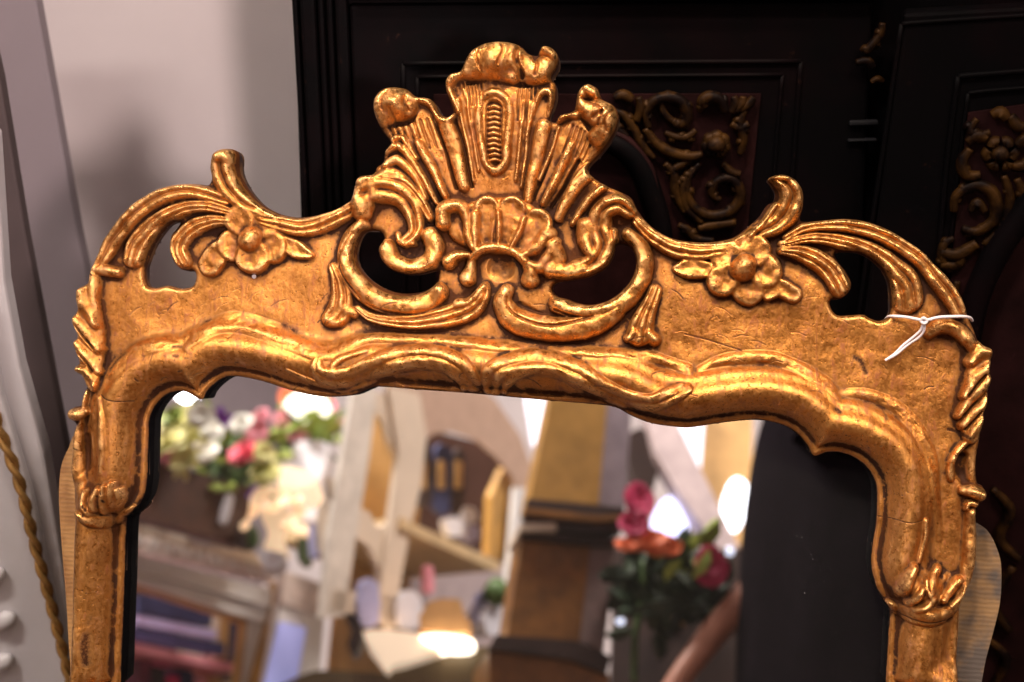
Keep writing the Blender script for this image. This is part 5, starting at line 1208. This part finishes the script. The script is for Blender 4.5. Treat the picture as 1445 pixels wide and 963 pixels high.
for (x, y, r, lb) in ((942, 845, .016, 'round white bulb shining in the dark foliage'), (875, 877, .008, 'faint bluish bulb at the left of the dark foliage'), (1029, 778, .009, 'small bulb shining above the magenta bloom'), (1022, 809, .007, 'dim bulb right of the magenta bloom')):
    ball('bulb', Face(x, y, 2.6, mirrored=True).pt(x, y), r, emit('bulb_light', (.8, .84, 1.0), 5.0 if r > .01 else 1.6), label=lb, cat='light bulb')

# ---- person in black
m_skin = simple('skin', (.34, .14, .085), .5, var=.12, scale=30, bmp=.1)
m_cloth = simple('black_jersey', (.0080, .0052, .0075), .9, var=.3, scale=60, bmp=.3, spec=.04)
kp = Face(1240, 900, 2.35, mirrored=True)
PW = 2.35/F
def J(x, y, c=0.): a, b = kp.ab(np.array([float(x)]), np.array([float(y)]), 0.); return kp.at(a, b, c)[0]
def skin_body(name, joints, edges, mat, parent, root, sub=2, **kw):
    V = np.array([j[0] for j in joints]); base = origin_of(parent) if parent else np.array([V[:, 0].mean(), V[:, 1].mean(), V[:, 2].min()])
    me = bpy.data.meshes.new(name); me.from_pydata([tuple(v-base) for v in V], edges, []); me.update()
    o = link(name, me, mat, parent, **kw)
    if parent is None: o.location = tuple(base)
    sk = o.modifiers.new('skin', 'SKIN'); sk.use_smooth_shade = True
    sb = o.modifiers.new('sub', 'SUBSURF'); sb.levels = sub; sb.render_levels = sub
    for i, j in enumerate(joints):
        r = j[1]; me.skin_vertices[0].data[i].radius = (r, r) if np.isscalar(r) else r
    me.skin_vertices[0].data[root].use_root = True
    return o
zc = J(1240, 900)[2]
def dn(x, z, c=0.):
    """joint at sideways picture place x, real height z"""
    a, _ = kp.ab(np.array([float(x)]), np.array([900.]), 0.); return kp.at(a, kp.fb+z, c)[0]
kx = zc-(-kp.fb-0) if False else 0
hz = J(1212, 560)[2]     # neck height
bj = [(dn(1240, 1.0), .12), (dn(1240, 1.2), .11), (J(1238, 800), .12), (J(1222, 600), .10), (J(1214, 540), .058), (J(1210, 470, .02), .07), (J(1208, 410, .02), .10), (J(1206, 350, .01), .085),
      (J(1140, 650), .055), (J(1120, 745), .042), (J(1085, 812), .032), (J(1015, 882, -.02), .027), (J(962, 952, .0), .021), (J(945, 985, .0), .024), (J(925, 1012, .0), .022),
      (J(1372, 650), .055), (J(1400, 800), .045), (J(1405, 960), .036), (J(1340, 1060, .14), .027), (J(1310, 1085, .18), .028),
      (dn(1215, .93), .09), (dn(1210, .5), .06), (dn(1208, .09), .042), (dn(1200, .04, .12), .038), (dn(1275, .93), .09), (dn(1285, .5), .06), (dn(1288, .09), .042), (dn(1292, .04, .12), .038)]
be = [(0, 1), (1, 2), (2, 3), (3, 4), (4, 5), (5, 6), (6, 7), (3, 8), (8, 9), (9, 10), (10, 11), (11, 12), (12, 13), (13, 14), (3, 15), (15, 16), (16, 17), (17, 18), (18, 19), (0, 20), (20, 21), (21, 22), (22, 23), (0, 24), (24, 25), (25, 26), (26, 27)]
person = skin_body('person', bj, be, m_skin, None, 0, label='person in loose black top with one bare forearm, right of the reflection', cat='person')
rings = [(500, 1180, 1262, .05), (524, 1120, 1330, .09), (548, 1096, 1372, .12), (590, 1073, 1396, .14), (650, 1060, 1412, .155), (720, 1050, 1424, .16), (800, 1043, 1430, .165), (880, 1040, 1432, .17), (960, 1037, 1434, .17), (1060, 1036, 1436, .17), (1180, 1034, 1440, .17), (1300, 1034, 1442, .165)]
V, Fc = [], []; nr_ = 44
for k, (y, xl, xr, dp) in enumerate(rings):
    aL, b = kp.ab(np.array([float(xl)]), np.array([float(y)])); aR, _ = kp.ab(np.array([float(xr)]), np.array([float(y)]))
    for q in range(nr_):
        th = 2*math.pi*q/nr_
        fold = 1+.035*math.sin(5*th+k*.7)*min(1, k/4)+.02*math.sin(11*th-k*.5)*min(1, k/5)
        a = (aL[0]+aR[0])/2+(aR[0]-aL[0])/2*math.cos(th)*(fold if abs(math.cos(th)) < .9 else 1)
        V.append(kp.at(a, b[0], dp*math.sin(th)*fold).reshape(3))
for k in range(len(rings)-1):
    for q in range(nr_): Fc.append((k*nr_+q, k*nr_+(q+1) % nr_, (k+1)*nr_+(q+1) % nr_, (k+1)*nr_+q))
ct = put('black_top', np.array(V), Fc, m_cloth, person, smooth=True)
_sb = ct.modifiers.new('sub', 'SUBSURF'); _sb.levels = 1; _sb.render_levels = 1
tj = [(dn(1240, .97), (.17, .13)), (dn(1212, .85), .11), (dn(1208, .5), .085), (dn(1207, .12), .07), (dn(1280, .85), .11), (dn(1287, .5), .085), (dn(1289, .12), .07)]
skin_body('trousers', tj, [(0, 1), (1, 2), (2, 3), (0, 4), (4, 5), (5, 6)], m_cloth, person, 0)
hj = [(J(1208, 395, -.01), .118), (J(1206, 345, -.01), .105), (J(1210, 450, -.05), .07)]
skin_body('hair', hj, [(0, 1), (0, 2)], simple('dark_hair', (.03, .018, .012), .6), person, 0)
# fingers
for k in range(4):
    b0 = J(925+k*3, 1012+k*4, .0); tip = b0+np.array([-.012+.004*k, .0, -.075+.006*abs(k-1)])
    put('finger', *sweep(np.array([b0, (b0+tip)/2+np.array([0, -.008, 0]), tip]), np.array([.010, .009, .006])), m_skin, person, smooth=True)
